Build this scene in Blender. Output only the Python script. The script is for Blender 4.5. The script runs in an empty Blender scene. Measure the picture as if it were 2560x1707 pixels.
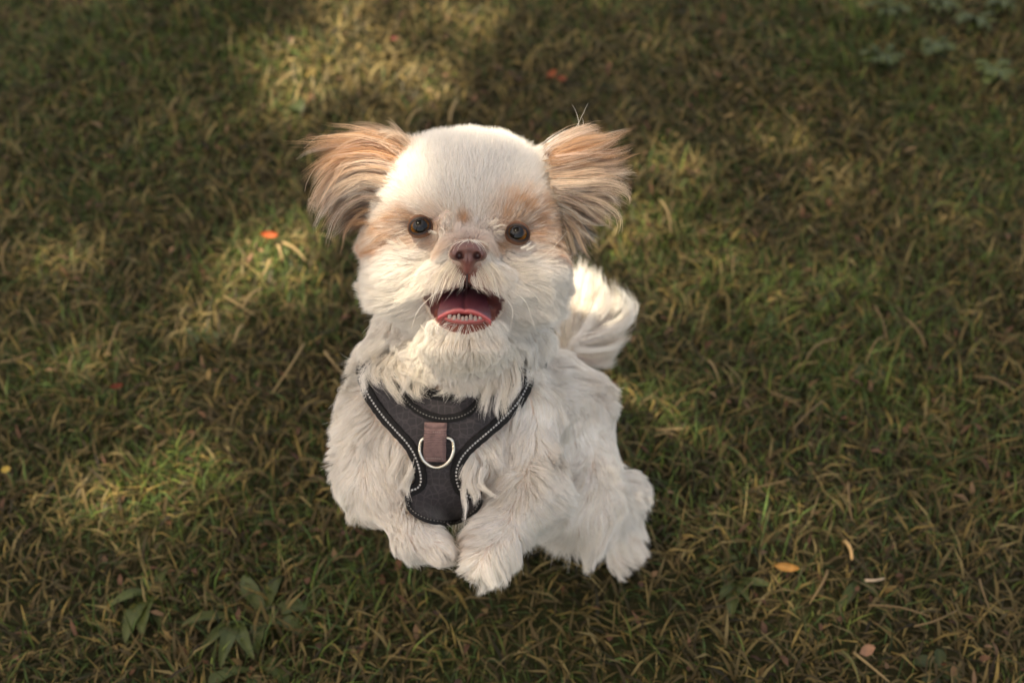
import bpy, math, random
import numpy as np
from mathutils import Vector, Matrix, kdtree

random.seed(7)
RNG = np.random.default_rng(11)
SC = bpy.context.scene
COL = SC.collection

# ------------------------------------------------------------------ camera
PITCH = math.radians(45.0)          # downward look
CAM = np.array((0.0, -0.757, 1.05))
LENS, SENSOR = 50.0, 36.0
PW, PH = 2560.0, 1707.0
FPX = LENS / SENSOR * PW
cam_data = bpy.data.cameras.new('camera')
cam = bpy.data.objects.new('camera', cam_data)
COL.objects.link(cam)
cam.location = CAM
cam.rotation_euler = (math.pi / 2 - PITCH, 0, 0)
cam_data.lens, cam_data.sensor_width = LENS, SENSOR
cam_data.clip_start, cam_data.clip_end = 0.05, 2000
cam_data.dof.use_dof = True
cam_data.dof.focus_distance = 0.968
cam_data.dof.aperture_fstop = 5.6
SC.camera = cam

# ------------------------------------------------------------------ light
SUN_DIR = np.array((-0.30, -0.10, 0.95)); SUN_DIR /= np.linalg.norm(SUN_DIR)   # towards the sun
world = bpy.data.worlds.new('World'); SC.world = world
world.use_nodes = True
wn, wl = world.node_tree.nodes, world.node_tree.links
wn.clear()
sky = wn.new('ShaderNodeTexSky'); sky.sky_type = 'NISHITA'; sky.sun_disc = False
sky.sun_elevation = math.asin(SUN_DIR[2])
sky.sun_rotation = math.atan2(SUN_DIR[0], SUN_DIR[1])
sky.dust_density = 4.0; sky.air_density = 0.8; sky.ozone_density = 0.6
hs = wn.new('ShaderNodeMix'); hs.data_type = 'RGBA'; hs.blend_type = 'MULTIPLY'
hs.inputs['Factor'].default_value = 1.0
hs.inputs['B'].default_value = (1.0, 0.86, 0.65, 1)      # warm white balance
bg = wn.new('ShaderNodeBackground'); bg.inputs['Strength'].default_value = 0.15
wo = wn.new('ShaderNodeOutputWorld')
wl.new(sky.outputs[0], hs.inputs['A']); wl.new(hs.outputs['Result'], bg.inputs[0]); wl.new(bg.outputs[0], wo.inputs[0])

sun_data = bpy.data.lights.new('sun', 'SUN')
sun_data.energy = 4.3; sun_data.angle = math.radians(0.53); sun_data.color = (1.0, 0.89, 0.68)
sun = bpy.data.objects.new('sun', sun_data); COL.objects.link(sun)
sun.rotation_euler = Vector(SUN_DIR).to_track_quat('Z', 'Y').to_euler()

SC.view_settings.view_transform = 'Standard'
SC.view_settings.look = 'None'
SC.view_settings.gamma = 1.0
SC.view_settings.exposure = 1.94
SC.view_settings.use_curve_mapping = False
SC.render.engine = 'CYCLES'
cy = SC.cycles
cy.use_denoising = True
try:
    cy.denoiser = 'OPENIMAGEDENOISE'; cy.denoising_input_passes = 'RGB_ALBEDO_NORMAL'; cy.denoising_prefilter = 'ACCURATE'
except Exception:
    pass
cy.max_bounces = 6; cy.diffuse_bounces = 4; cy.glossy_bounces = 4; cy.transmission_bounces = 6; cy.transparent_max_bounces = 8
cy.sample_clamp_indirect = 6.0
cy.use_adaptive_sampling = False
SC.cycles_curves.shape = 'RIBBONS'
SC.cycles_curves.subdivisions = 2

# ------------------------------------------------------------------ frames and helpers
cp, sp = math.cos(PITCH), math.sin(PITCH)
# camera axes in world: right, up, back
ROT = np.array(((1, 0, 0), (0, sp, -cp), (0, cp, sp)), float)   # columns: right, up, back (towards viewer)
def cam_to_world(p):
    p = np.asarray(p, float)
    return p @ ROT.T + CAM
def world_to_cam(p):
    return (np.asarray(p, float) - CAM) @ ROT
def C(x, y, d):
    """pixel of the photograph and depth -> camera-space point"""
    return np.array(((x - PW / 2) / FPX * d, (PH / 2 - y) / FPX * d, -d))
def Cv(x, y, d):
    x, y, d = np.broadcast_arrays(np.asarray(x, float), np.asarray(y, float), np.asarray(d, float))
    return np.stack(((x - PW / 2) / FPX * d, (PH / 2 - y) / FPX * d, -d), -1)
def to_px(p):
    d = -p[..., 2]
    return p[..., 0] / d * FPX + PW / 2, PH / 2 - p[..., 1] / d * FPX
def ground_at(x, y, z=0.0):
    """world point where the ray through a pixel meets the ground"""
    r = ROT @ C(x, y, 1.0)
    t = (z - CAM[2]) / r[2]
    return CAM + r * t
UPC = ROT.T @ np.array((0, 0, 1.0))      # world up in camera axes
def unit(v):
    return v / np.maximum(np.linalg.norm(v, axis=-1, keepdims=True), 1e-9)
def srgb(r, g, b, a=1.0):
    f = lambda c: (c / 255 / 12.92) if c / 255 <= 0.04045 else ((c / 255 + 0.055) / 1.055) ** 2.4
    return (f(r), f(g), f(b), a)
def lin(*c):
    return np.array(srgb(*c)[:3])

def tag(o, label=None, cat=None, group=None, kind=None):
    if label: o['label'] = label
    if cat: o['category'] = cat
    if group: o['group'] = group
    if kind: o['kind'] = kind
    return o

def mesh_np(name, verts, faces, mat=None, smooth=True, parent=None, colors=None, origin=None, link=True):
    """verts (n,3), faces list of arrays (m,3)/(m,4) -> object"""
    me = bpy.data.meshes.new(name)
    if isinstance(faces, np.ndarray): faces = [faces]
    verts = np.asarray(verts, np.float32)
    if origin is not None: verts = verts - np.asarray(origin, np.float32)
    me.vertices.add(len(verts)); me.vertices.foreach_set('co', verts.ravel())
    loops = np.concatenate([f.ravel() for f in faces]).astype(np.int32)
    sizes = np.concatenate([np.full(len(f), f.shape[1]) for f in faces]).astype(np.int32)
    starts = np.concatenate(([0], np.cumsum(sizes)[:-1])).astype(np.int32)
    me.loops.add(len(loops)); me.loops.foreach_set('vertex_index', loops)
    me.polygons.add(len(sizes)); me.polygons.foreach_set('loop_start', starts); me.polygons.foreach_set('loop_total', sizes)
    if smooth: me.polygons.foreach_set('use_smooth', np.ones(len(sizes), bool))
    me.update(calc_edges=True); me.validate()
    if colors is not None:
        a = me.color_attributes.new('tint', 'FLOAT_COLOR', 'POINT')
        c4 = np.ones((len(verts), 4), np.float32); c4[:, :3] = colors
        a.data.foreach_set('color', c4.ravel())
    if mat: me.materials.append(mat)
    o = bpy.data.objects.new(name, me)
    if origin is not None and parent is None: o.location = origin
    if parent is not None: o.parent = parent
    if link: COL.objects.link(o)
    return o

class NT:
    """small node-tree helper"""
    def __init__(self, name):
        self.m = bpy.data.materials.new(name); self.m.use_nodes = True
        self.n, self.l = self.m.node_tree.nodes, self.m.node_tree.links
        self.n.clear(); self.out = self.n.new('ShaderNodeOutputMaterial')
    def add(self, t, **kw):
        nd = self.n.new(t)
        for k, v in kw.items():
            if hasattr(nd, k): setattr(nd, k, v)
            else: nd.inputs[k.replace('_', ' ')].default_value = v
        return nd
    def link(self, a, b): self.l.new(a, b)
    def surf(self, sock): self.l.new(sock, self.out.inputs[0])

def mat_simple(name, color, rough=0.6, metallic=0.0, coat=0.0, noise=0.0, nscale=200, bump=0.0, spec=0.5, sss=0.0):
    t = NT(name); b = t.add('ShaderNodeBsdfPrincipled')
    b.inputs['Base Color'].default_value = (*color[:3], 1); b.inputs['Roughness'].default_value = rough
    b.inputs['Metallic'].default_value = metallic; b.inputs['Coat Weight'].default_value = coat
    b.inputs['Specular IOR Level'].default_value = spec
    if sss:
        b.inputs['Subsurface Weight'].default_value = sss; b.inputs['Subsurface Scale'].default_value = 0.003
    if noise or bump:
        tc = t.add('ShaderNodeTexCoord'); nz = t.add('ShaderNodeTexNoise'); nz.inputs['Scale'].default_value = nscale
        nz.inputs['Detail'].default_value = 4
        t.link(tc.outputs['Object'], nz.inputs['Vector'])
        if noise:
            mx = t.add('ShaderNodeMix', data_type='RGBA', blend_type='MULTIPLY'); mx.inputs['Factor'].default_value = 1
            rp = t.add('ShaderNodeMapRange'); rp.inputs['From Min'].default_value = 0.3; rp.inputs['From Max'].default_value = 0.7
            rp.inputs['To Min'].default_value = 1 - noise; rp.inputs['To Max'].default_value = 1 + noise
            t.link(nz.outputs['Fac'], rp.inputs['Value']); t.link(rp.outputs[0], mx.inputs['B'])
            mx.inputs['A'].default_value = (*color[:3], 1); t.link(mx.outputs['Result'], b.inputs['Base Color'])
        if bump:
            bp = t.add('ShaderNodeBump'); bp.inputs['Strength'].default_value = bump; bp.inputs['Distance'].default_value = 0.001
            t.link(nz.outputs['Fac'], bp.inputs['Height']); t.link(bp.outputs[0], b.inputs['Normal'])
    t.surf(b.outputs[0]); return t.m

def mat_tint(name, rough=0.6, spec=0.3, translucent=0.0, coat=0.0, bump=0.0, nscale=600, sss=0.0):
    """colour from the vertex attribute 'tint' (the thing's own colour)"""
    t = NT(name); b = t.add('ShaderNodeBsdfPrincipled')
    at = t.add('ShaderNodeAttribute'); at.attribute_name = 'tint'
    t.link(at.outputs['Color'], b.inputs['Base Color'])
    b.inputs['Roughness'].default_value = rough; b.inputs['Specular IOR Level'].default_value = spec
    b.inputs['Coat Weight'].default_value = coat; b.inputs['Coat Roughness'].default_value = 0.25
    if sss:
        b.inputs['Subsurface Weight'].default_value = sss; b.inputs['Subsurface Scale'].default_value = 0.002
    if bump:
        tc = t.add('ShaderNodeTexCoord'); nz = t.add('ShaderNodeTexVoronoi'); nz.inputs['Scale'].default_value = nscale
        bp = t.add('ShaderNodeBump'); bp.inputs['Strength'].default_value = bump; bp.inputs['Distance'].default_value = 0.0006
        t.link(tc.outputs['Object'], nz.inputs['Vector']); t.link(nz.outputs['Distance'], bp.inputs['Height']); t.link(bp.outputs[0], b.inputs['Normal'])
    if translucent:
        tr = t.add('ShaderNodeBsdfTranslucent'); mx = t.add('ShaderNodeMixShader'); mx.inputs[0].default_value = translucent
        t.link(at.outputs['Color'], tr.inputs[0]); t.link(b.outputs[0], mx.inputs[1]); t.link(tr.outputs[0], mx.inputs[2]); t.surf(mx.outputs[0])
    else: t.surf(b.outputs[0])
    return t.m

# smooth random vector field (sum of sines)
_K = RNG.normal(size=(3, 10, 3)); _PH = RNG.uniform(0, 6.28, (3, 10))
def field(p, freq):
    out = np.zeros(p.shape)
    for a in range(3):
        out[..., a] = np.sin(np.tensordot(p * freq, _K[a].T, axes=1) + _PH[a]).sum(-1) / 3.2
    return out

# ------------------------------------------------------------------ signed distance modelling
def sd_cone(p, a, b, ra, rb):
    ab = b - a; t = np.clip(((p - a) @ ab) / max(ab @ ab, 1e-12), 0, 1)
    return np.linalg.norm(p - a - t[..., None] * ab, axis=-1) - (ra + (rb - ra) * t)
def sd_ell(p, c, r):
    q = (p - c) / r; k0 = np.linalg.norm(q, axis=-1); k1 = np.linalg.norm(q / r, axis=-1)
    return k0 * (k0 - 1) / np.maximum(k1, 1e-9)
def smin(a, b, k):
    h = np.clip(0.5 + 0.5 * (b - a) / k, 0, 1)
    return b + (a - b) * h - k * h * (1 - h)
def smax(a, b, k): return -smin(-a, -b, k)

def surface_nets(V, org, h):
    nx, ny, nz = V.shape
    acc = np.zeros((nx - 1, ny - 1, nz - 1, 3), np.float32); cnt = np.zeros((nx - 1, ny - 1, nz - 1), np.float32)
    ins = V < 0
    for ax in range(3):
        o1, o2 = [a for a in range(3) if a != ax]
        for i in (0, 1):
            for j in (0, 1):
                s0, s1 = [None] * 3, [None] * 3
                s0[ax], s1[ax] = slice(0, -1), slice(1, None)
                for o, q in ((o1, i), (o2, j)):
                    sl = slice(q, V.shape[o] - 1 + q); s0[o] = sl; s1[o] = sl
                a, b = V[tuple(s0)], V[tuple(s1)]
                cr = ins[tuple(s0)] != ins[tuple(s1)]
                t = np.where(cr, a / np.where(cr, a - b, 1), 0)
                acc[..., ax] += t; acc[..., o1] += cr * i; acc[..., o2] += cr * j; cnt += cr
    m = cnt > 0
    idx = np.full(cnt.shape, -1, np.int64); idx[m] = np.arange(m.sum())
    g = np.stack(np.nonzero(m), -1)
    verts = (g + acc[m] / cnt[m][:, None]) * h + org
    quads = []
    for ax in range(3):
        o1, o2 = (ax + 1) % 3, (ax + 2) % 3
        s0, s1 = [slice(None)] * 3, [slice(None)] * 3
        s0[ax], s1[ax] = slice(0, -1), slice(1, None)
        a, b = ins[tuple(s0)], ins[tuple(s1)]
        cr = a != b
        e = np.stack(np.nonzero(cr), -1)
        e = e[(e[:, o1] > 0) & (e[:, o2] > 0) & (e[:, o1] < V.shape[o1] - 1) & (e[:, o2] < V.shape[o2] - 1)]
        fl = a[tuple(e.T)]
        def cell(d1, d2):
            c = e.copy(); c[:, o1] += d1; c[:, o2] += d2
            return idx[tuple(c.T)]
        q = np.stack((cell(-1, -1), cell(0, -1), cell(0, 0), cell(-1, 0)), -1)
        q[~fl] = q[~fl][:, ::-1]
        quads.append(q)
    return verts, np.concatenate(quads)

class Grid:
    """sampled distance field with trilinear look-up"""
    def __init__(self, fn, lo, hi, h):
        self.lo, self.h = np.array(lo, float), h
        n = np.ceil((np.array(hi) - lo) / h).astype(int) + 1
        ax = [self.lo[i] + np.arange(n[i]) * h for i in range(3)]
        self.V = np.empty(n, np.float32)
        yz = np.stack(np.meshgrid(ax[1], ax[2], indexing='ij'), -1)
        for i0 in range(0, n[0], 8):
            xs = ax[0][i0:i0 + 8]
            P = np.empty((len(xs),) + yz.shape[:2] + (3,)); P[..., 0] = xs[:, None, None]; P[..., 1:] = yz
            self.V[i0:i0 + 8] = fn(P)
    def __call__(self, p):
        q = (p - self.lo) / self.h
        q = np.clip(q, 0, np.array(self.V.shape) - 1.001)
        i = q.astype(int); f = q - i
        x, y, z = i[..., 0], i[..., 1], i[..., 2]; fx, fy, fz = f[..., 0], f[..., 1], f[..., 2]
        V = self.V
        c00 = V[x, y, z] * (1 - fx) + V[x + 1, y, z] * fx; c10 = V[x, y + 1, z] * (1 - fx) + V[x + 1, y + 1, z] * fx
        c01 = V[x, y, z + 1] * (1 - fx) + V[x + 1, y, z + 1] * fx; c11 = V[x, y + 1, z + 1] * (1 - fx) + V[x + 1, y + 1, z + 1] * fx
        return (c00 * (1 - fy) + c10 * fy) * (1 - fz) + (c01 * (1 - fy) + c11 * fy) * fz
    def grad(self, p, e=None):
        e = e or self.h
        g = np.empty(p.shape)
        for a in range(3):
            d = np.zeros(3); d[a] = e
            g[..., a] = self(p + d) - self(p - d)
        return unit(g)
# ================================================================== THE DOG
DOG_ORG = ground_at(1430, 1400)          # on the lawn between the hind feet
def R(px, d): return px * d / FPX
def cone(x0, y0, d0, r0, x1, y1, d1, r1):
    a, b = C(x0, y0, d0), C(x1, y1, d1)
    return lambda p: sd_cone(p, a, b, R(r0, d0), R(r1, d1))
def ell(x, y, d, rx, ry, rz_mm):
    c = C(x, y, d); r = np.array((R(rx, d), R(ry, d), rz_mm / 1000))
    return lambda p: sd_ell(p, c, r)

SEG = {
 'skull': [ell(1160, 522, 1.042, 208, 152, 54), ell(1165, 452, 1.05, 185, 84, 44),
           ell(1160, 600, 1.045, 226, 92, 42), ell(1030, 690, 1.032, 98, 92, 30), ell(1300, 695, 1.032, 98, 92, 30),
           cone(1162, 800, 1.03, 88, 1165, 850, 1.055, 95)],
 'ear_l': [cone(985, 405, 1.045, 40, 865, 450, 1.047, 20), cone(865, 450, 1.047, 20, 838, 520, 1.047, 13)],
 'ear_r': [cone(1385, 405, 1.045, 40, 1480, 420, 1.047, 22), cone(1480, 420, 1.047, 22, 1515, 470, 1.047, 13)],
 'torso': [cone(1155, 780, 1.08, 140, 1112, 960, 1.10, 168), ell(1155, 825, 1.105, 212, 112, 42), ell(1105, 1090, 1.105, 190, 175, 62),
           cone(1120, 1020, 1.12, 165, 1385, 1020, 1.20, 126), cone(1110, 1170, 1.11, 125, 1340, 1110, 1.19, 110)],
 'leg_l': [cone(945, 1020, 1.095, 88, 925, 1200, 1.08, 66), cone(925, 1200, 1.08, 62, 1035, 1332, 1.045, 36), cone(1035, 1332, 1.045, 36, 1085, 1366, 1.035, 32)],
 'leg_r': [cone(1300, 1040, 1.10, 92, 1320, 1230, 1.08, 72), cone(1320, 1230, 1.08, 66, 1238, 1358, 1.045, 42), cone(1238, 1358, 1.045, 42, 1205, 1402, 1.03, 33)],
 'hind':  [cone(1425, 1040, 1.20, 96, 1455, 1262, 1.175, 80), cone(1455, 1262, 1.175, 72, 1572, 1220, 1.235, 30), cone(1573, 1218, 1.235, 27, 1562, 1350, 1.258, 26), cone(1562, 1350, 1.258, 26, 1545, 1398, 1.258, 24)],
 'hind2': [cone(1300, 1060, 1.20, 100, 1290, 1230, 1.20, 70), cone(1290, 1230, 1.20, 66, 1285, 1190, 1.275, 32), cone(1285, 1190, 1.275, 30, 1275, 1330, 1.285, 28), cone(1275, 1330, 1.285, 28, 1265, 1365, 1.278, 30)],
 'tail':  [cone(1415, 920, 1.235, 34, 1440, 840, 1.25, 24), cone(1440, 840, 1.25, 24, 1462, 745, 1.24, 15)],
 'muzzle': [ell(1120, 690, 0.992, 46, 40, 15), ell(1216, 692, 0.992, 46, 40, 15), ell(1168, 628, 0.986, 62, 48, 20),
            ell(1085, 715, 1.005, 45, 34, 16), ell(1248, 718, 1.005, 45, 34, 16)],
 'jaw': [ell(1162, 808, 0.998, 82, 30, 19), ell(1162, 838, 1.008, 78, 36, 20)],
}
CUT = [ell(1160, 748, 0.975, 80, 29, 32), ell(1088, 757, 0.99, 24, 20, 14), ell(1236, 762, 0.99, 24, 20, 14)]
EYES = {'l': (1051, 568, 0.9938, 7.9), 'r': (1294, 585, 0.9938, 7.9)}
LIMB_K = {'skull': .016, 'ear_l': .010, 'ear_r': .010, 'torso': .020, 'leg_l': .016, 'leg_r': .016, 'hind': .014, 'hind2': .014, 'tail': .010, 'muzzle': .005, 'jaw': .006}
def seg_sdf(p, s):
    d = None
    for f in SEG[s]:
        v = f(p); d = v if d is None else smin(d, v, LIMB_K[s])
    return d
def body_sdf(p):
    d = seg_sdf(p, 'torso')
    for s, k in (('hind', .016), ('hind2', .016), ('leg_l', .012), ('leg_r', .012), ('tail', .012)):
        d = smin(d, seg_sdf(p, s), k)
    h = seg_sdf(p, 'skull')
    for s, k in (('ear_l', .014), ('ear_r', .014), ('muzzle', .009), ('jaw', .010)):
        h = smin(h, seg_sdf(p, s), k)
    for e in EYES.values():      # shallow sockets
        c = C(e[0], e[1], e[2] - 0.006)
        h = smax(h, -(np.linalg.norm(p - c, axis=-1) - 0.0094), .005)
    for c in CUT: h = smax(h, -c(p), .003)
    return smin(d, h, .016)

LO, HI = np.array((-0.155, -0.245, -1.355)), np.array((0.135, 0.165, -0.94))
coarse = Grid(body_sdf, LO, HI, 0.008)
class FineGrid(Grid):
    def __init__(self, base, fn, lo, hi, h):
        self.lo, self.h = np.array(lo, float), h
        n = np.ceil((np.array(hi) - lo) / h).astype(int) + 1
        ax = [self.lo[i] + np.arange(n[i]) * h for i in range(3)]
        self.V = np.empty(n, np.float32)
        yz = np.stack(np.meshgrid(ax[1], ax[2], indexing='ij'), -1)
        for i0 in range(0, n[0], 16):
            xs = ax[0][i0:i0 + 16]
            P = np.empty((len(xs),) + yz.shape[:2] + (3,)); P[..., 0] = xs[:, None, None]; P[..., 1:] = yz
            v = base(P); near = np.abs(v) < 0.009
            v[near] = fn(P[near]); self.V[i0:i0 + 16] = v
BG = FineGrid(coarse, body_sdf, LO, HI, 0.002)
bv, bf = surface_nets(BG.V, BG.lo, BG.h)
bn = BG.grad(bv)
bx, by = to_px(bv)

def in_poly(x, y, poly):
    poly = np.asarray(poly, float); r = np.zeros(np.shape(x), bool)
    j = len(poly) - 1
    for i in range(len(poly)):
        xi, yi = poly[i]; xj, yj = poly[j]
        c = ((yi > y) != (yj > y)) & (x < (xj - xi) * (y - yi) / (yj - yi + 1e-12) + xi)
        r ^= c; j = i
    return r
def blob(x, y, cx, cy, rx, ry, ang=0.0):
    a = math.radians(ang); u = (x - cx) * math.cos(a) + (y - cy) * math.sin(a); v = -(x - cx) * math.sin(a) + (y - cy) * math.cos(a)
    return np.exp(-((u / rx) ** 2 + (v / ry) ** 2))
MOUTH = [(1056, 738), (1080, 733), (1092, 733), (1121, 718), (1150, 711), (1163, 702), (1180, 711), (1191, 716), (1216, 722), (1262, 742), (1250, 782), (1230, 808), (1200, 826), (1162, 834), (1120, 826), (1094, 808), (1076, 780)]
LIPLOW = [(1086, 775), (1240, 775), (1236, 800), (1215, 822), (1162, 836), (1110, 822), (1090, 800)]

# skin colours on the body mesh (own colours of the skin)
skin = np.tile(lin(222, 204, 188), (len(bv), 1))
front = (-bv[:, 2] < 1.02)
def paint(mask, col):
    m = np.clip(mask, 0, 1)[:, None]; skin[:] = skin * (1 - m) + np.array(col) * m
paint(front * blob(bx, by, 1168, 690, 62, 34), lin(150, 92, 80))
paint(front * blob(bx, by, 1050, 575, 60, 42) * 1.1, lin(120, 82, 62))
paint(front * blob(bx, by, 1293, 588, 60, 42) * 1.1, lin(120, 82, 62))
paint(front * blob(bx, by, 1168, 612, 55, 30), lin(130, 95, 82))
paint(front * in_poly(bx, by, MOUTH).astype(float), lin(112, 58, 52))
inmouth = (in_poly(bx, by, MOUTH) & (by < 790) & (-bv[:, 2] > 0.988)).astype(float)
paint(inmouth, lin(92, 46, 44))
paint(front * in_poly(bx, by, LIPLOW).astype(float), lin(126, 70, 58))
for ear in ('ear_l', 'ear_r'):
    paint((seg_sdf(bv, ear) < .006).astype(float), lin(150, 112, 90))

m_skin = mat_tint('dog_skin', rough=0.45, spec=0.4, bump=0.35, nscale=900, sss=0.1)
dog = mesh_np('dog', cam_to_world(bv), bf, m_skin, colors=skin, origin=DOG_ORG)
tag(dog, 'small white dog with tan ears rearing on its hind legs, mouth open', 'dog')

def dog_part(name, pts_cam, faces, mat, parent=None, colors=None, smooth=True):
    return mesh_np(name, cam_to_world(pts_cam) - DOG_ORG, faces, mat, parent=parent or dog, colors=colors, smooth=smooth)

# ---------------------------------------------------------------- nose leather
def nose_sdf(p):
    f = lambda *a: ell(*a)(p)
    d = smin(f(1171, 622, 0.9665, 38, 19, 9.5), f(1141, 637, 0.9675, 18, 15, 8.5), .004)
    d = smin(d, f(1199, 638, 0.9675, 18, 15, 8.5), .004)
    d = smin(d, f(1170, 648, 0.9665, 19, 24, 7.5), .004)
    d = smin(d, f(1169, 672, 0.971, 13, 14, 6), .003)
    for cx, s in ((1150, -1), (1192, 1)):
        d = smax(d, -sd_cone(p, C(cx, 641, 0.957), C(cx + s * 2, 639, 0.9632), .0029, .0021), .0016)
        d = smax(d, -sd_cone(p, C(cx + s * 3, 645, 0.958), C(cx + s * 19, 651, 0.963), .0014, .0007), .0012)
    d = smax(d, -sd_cone(p, C(1170, 640, 0.9588), C(1168, 690, 0.9638), .0003, .0007), .0009)
    return d
NG = Grid(nose_sdf, C(1171, 640, .967) - (.019, .024, .016), C(1171, 640, .967) + (.019, .018, .016), 0.0005)
nv, nf = surface_nets(NG.V, NG.lo, NG.h)
nx_, ny_ = to_px(nv)
ncol = np.tile(lin(100, 64, 57), (len(nv), 1))
ncol += (field(nv, 500)[:, :1]) * lin(122, 84, 74) * 0.10
w = np.clip(blob(nx_, ny_, 1170, 672, 26, 18), 0, 1)[:, None]; ncol = ncol * (1 - w) + lin(126, 76, 68) * w
for cx in (1150, 1193):
    w = np.clip(blob(nx_, ny_, cx, 643, 9, 8) * 1.3, 0, 1)[:, None]; ncol = ncol * (1 - w) + lin(62, 38, 36) * w
m_nose = mat_tint('nose_leather', rough=0.38, spec=0.5, coat=0.15, bump=0.35, nscale=1700)
dog_part('nose', nv, nf, m_nose, colors=np.clip(ncol, 0, 1))
# dark line between the upper lips
ph = []
for y in np.linspace(682, 722, 9):
    ph.append(C(1168 - (y - 682) * .05, y, 0.9712 + (y - 682) / 40 * 0.0035))

def tube(points, radius, sides=8, cap=True):
    P = np.asarray(points, float); n = len(P)
    rad = np.broadcast_to(np.asarray(radius, float), (n,))
    T = unit(np.gradient(P, axis=0)); ref = np.array((0.31, 0.17, 0.93)); V = []
    for i in range(n):
        u = unit(np.cross(T[i], ref)); w_ = np.cross(T[i], u)
        a = np.arange(sides) / sides * 2 * math.pi
        V.append(P[i] + rad[i] * (np.cos(a)[:, None] * u + np.sin(a)[:, None] * w_))
    V = np.concatenate(V); F = []
    for i in range(n - 1):
        for j in range(sides):
            F.append((i * sides + j, i * sides + (j + 1) % sides, (i + 1) * sides + (j + 1) % sides, (i + 1) * sides + j))
    F = np.array(F); fs = [F]
    if cap:
        V = np.vstack((V, P[0], P[-1])); a = len(V) - 2
        tri = [(a, (j + 1) % sides, j) for j in range(sides)] + [(a + 1, (n - 1) * sides + j, (n - 1) * sides + (j + 1) % sides) for j in range(sides)]
        fs.append(np.array(tri))
    return V, fs
v, f = tube(ph, 0.0008, 6)
dog_part('lip_groove', v, f, mat_simple('lip_groove', lin(50, 28, 26), 0.4))

# ---------------------------------------------------------------- eyes
def uv_sphere(c, r, nu=40, nvv=24, axis=None):
    """sphere whose pole looks along axis (camera space)"""
    z = unit(np.asarray(axis, float)); x = unit(np.cross((0, 1, 0.01), z)); y = np.cross(z, x)
    V, F, TH = [], [], []
    for i in range(nvv + 1):
        th = math.pi * (i / nvv) ** 1.25
        for j in range(nu):
            a = 2 * math.pi * j / nu
            V.append(c + r * (math.cos(th) * z + math.sin(th) * (math.cos(a) * x + math.sin(a) * y))); TH.append((th, a))
    for i in range(nvv):
        for j in range(nu):
            F.append((i * nu + j, (i + 1) * nu + j, (i + 1) * nu + (j + 1) % nu, i * nu + (j + 1) % nu))
    return np.array(V), np.array(F), np.array(TH)
m_eye = mat_tint('eyeball_iris', rough=0.05, spec=0.12, coat=0.4)
m_eye.node_tree.nodes['Principled BSDF'].inputs['Coat Roughness'].default_value = 0.05
m_lid = mat_tint('eyelid_skin', rough=.5, spec=.3, bump=.3, nscale=1200)
for k, (ex, ey, ed, er) in EYES.items():
    gaze = (-0.12, 0.10, 1.0) if k == 'r' else (0.05, 0.06, 1.0)
    v, f, th = uv_sphere(C(ex, ey, ed), er / 1000, 64, 40, gaze)
    t = np.degrees(th[:, 0])
    col = np.zeros((len(v), 3))
    rad = 0.75 + 0.25 * np.sin(th[:, 1] * 23 + 3 * np.sin(th[:, 1] * 7)) * np.clip((t - 26) / 20, 0, 1)
    for i in range(len(v)):
        if t[i] < 36: col[i] = lin(10, 9, 9)
        elif t[i] < 60:
            q = (t[i] - 36) / 24
            col[i] = (lin(44, 27, 12) * (1 - q) + lin(128, 80, 24) * q) * rad[i]
        elif t[i] < 66: col[i] = lin(40, 24, 16)
        else: col[i] = lin(90, 64, 52)
    dog_part('eye', v, f, m_eye, colors=col)
    # lids: a shell over the ball with an almond opening
    c0 = C(ex, ey, ed); V, LC = [], []; na, nr = 56, 7
    for j in range(nr):
        q = j / (nr - 1)
        for i in range(na):
            a = 2 * math.pi * i / na
            ca, sa = math.cos(a), math.sin(a)
            up = sa > 0
            hx, hy = 26.0, (20.0 if up else 17.0)
            ax_ = hx * ca * (1.0 if up else 1.0); ay_ = hy * math.copysign(abs(sa) ** 0.9, sa) + (-.16 if k == 'r' else .16) * ax_
            ox, oy = ax_ * (1 + q * .9), ay_ * (1 + q * .9)
            rpx = er / 1000 * FPX / ed; rho = math.hypot(ox, oy) / rpx
            th = min(rho, 1.45); sh = (er + .25 + .9 * min(q * 4, 1)) / 1000
            V.append(c0 + sh * np.array((math.sin(th) * ox / rpx / max(rho, 1e-6), math.sin(th) * oy / rpx / max(rho, 1e-6), math.cos(th))))
            LC.append(lin(52, 32, 24) * (1 - q) + lin(120, 84, 62) * q if q > .3 else lin(28, 16, 13))
    F = [(j * na + i, j * na + (i + 1) % na, (j + 1) * na + (i + 1) % na, (j + 1) * na + i) for j in range(nr - 1) for i in range(na)]
    dog_part('eyelid', np.array(V), np.array(F), m_lid, colors=np.array(LC))

# ---------------------------------------------------------------- tongue and teeth
rows = [(722, 1.004), (738, 0.994), (752, 0.984), (764, 0.9762), (769.5, 0.9735), (774.5, 0.9728), (780, 0.9735), (785, 0.976), (788, 0.981)]
NU = 41; tv, tc = [], []
for ri, (yy, dd) in enumerate(rows):
    for u in np.linspace(-1, 1, NU):
        half = np.interp(ri, [0, 3, 8], [50, 67, 67])
        x = 1161 + u * half + (1 - abs(u)) * 0
        y = yy + (24 * abs(u) ** 2.2 + 4 * u) * np.interp(ri, [0, 2, 4], [0.1, .45, 1]) + (2.0 * math.exp(-(u / .10) ** 2) if 2 < ri < 7 else 0) * (1 if u > -.05 else .6)
        d = dd + (0.0035 * math.exp(-(u / .09) ** 2) * np.interp(ri, [0, 3, 5], [1, .8, .15])) + 0.004 * abs(u) ** 3
        tv.append(C(x, y, d))
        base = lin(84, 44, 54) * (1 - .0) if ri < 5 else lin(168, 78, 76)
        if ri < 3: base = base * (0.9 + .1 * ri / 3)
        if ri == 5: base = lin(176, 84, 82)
        tc.append(base)
tv = np.array(tv); tF = []
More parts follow.
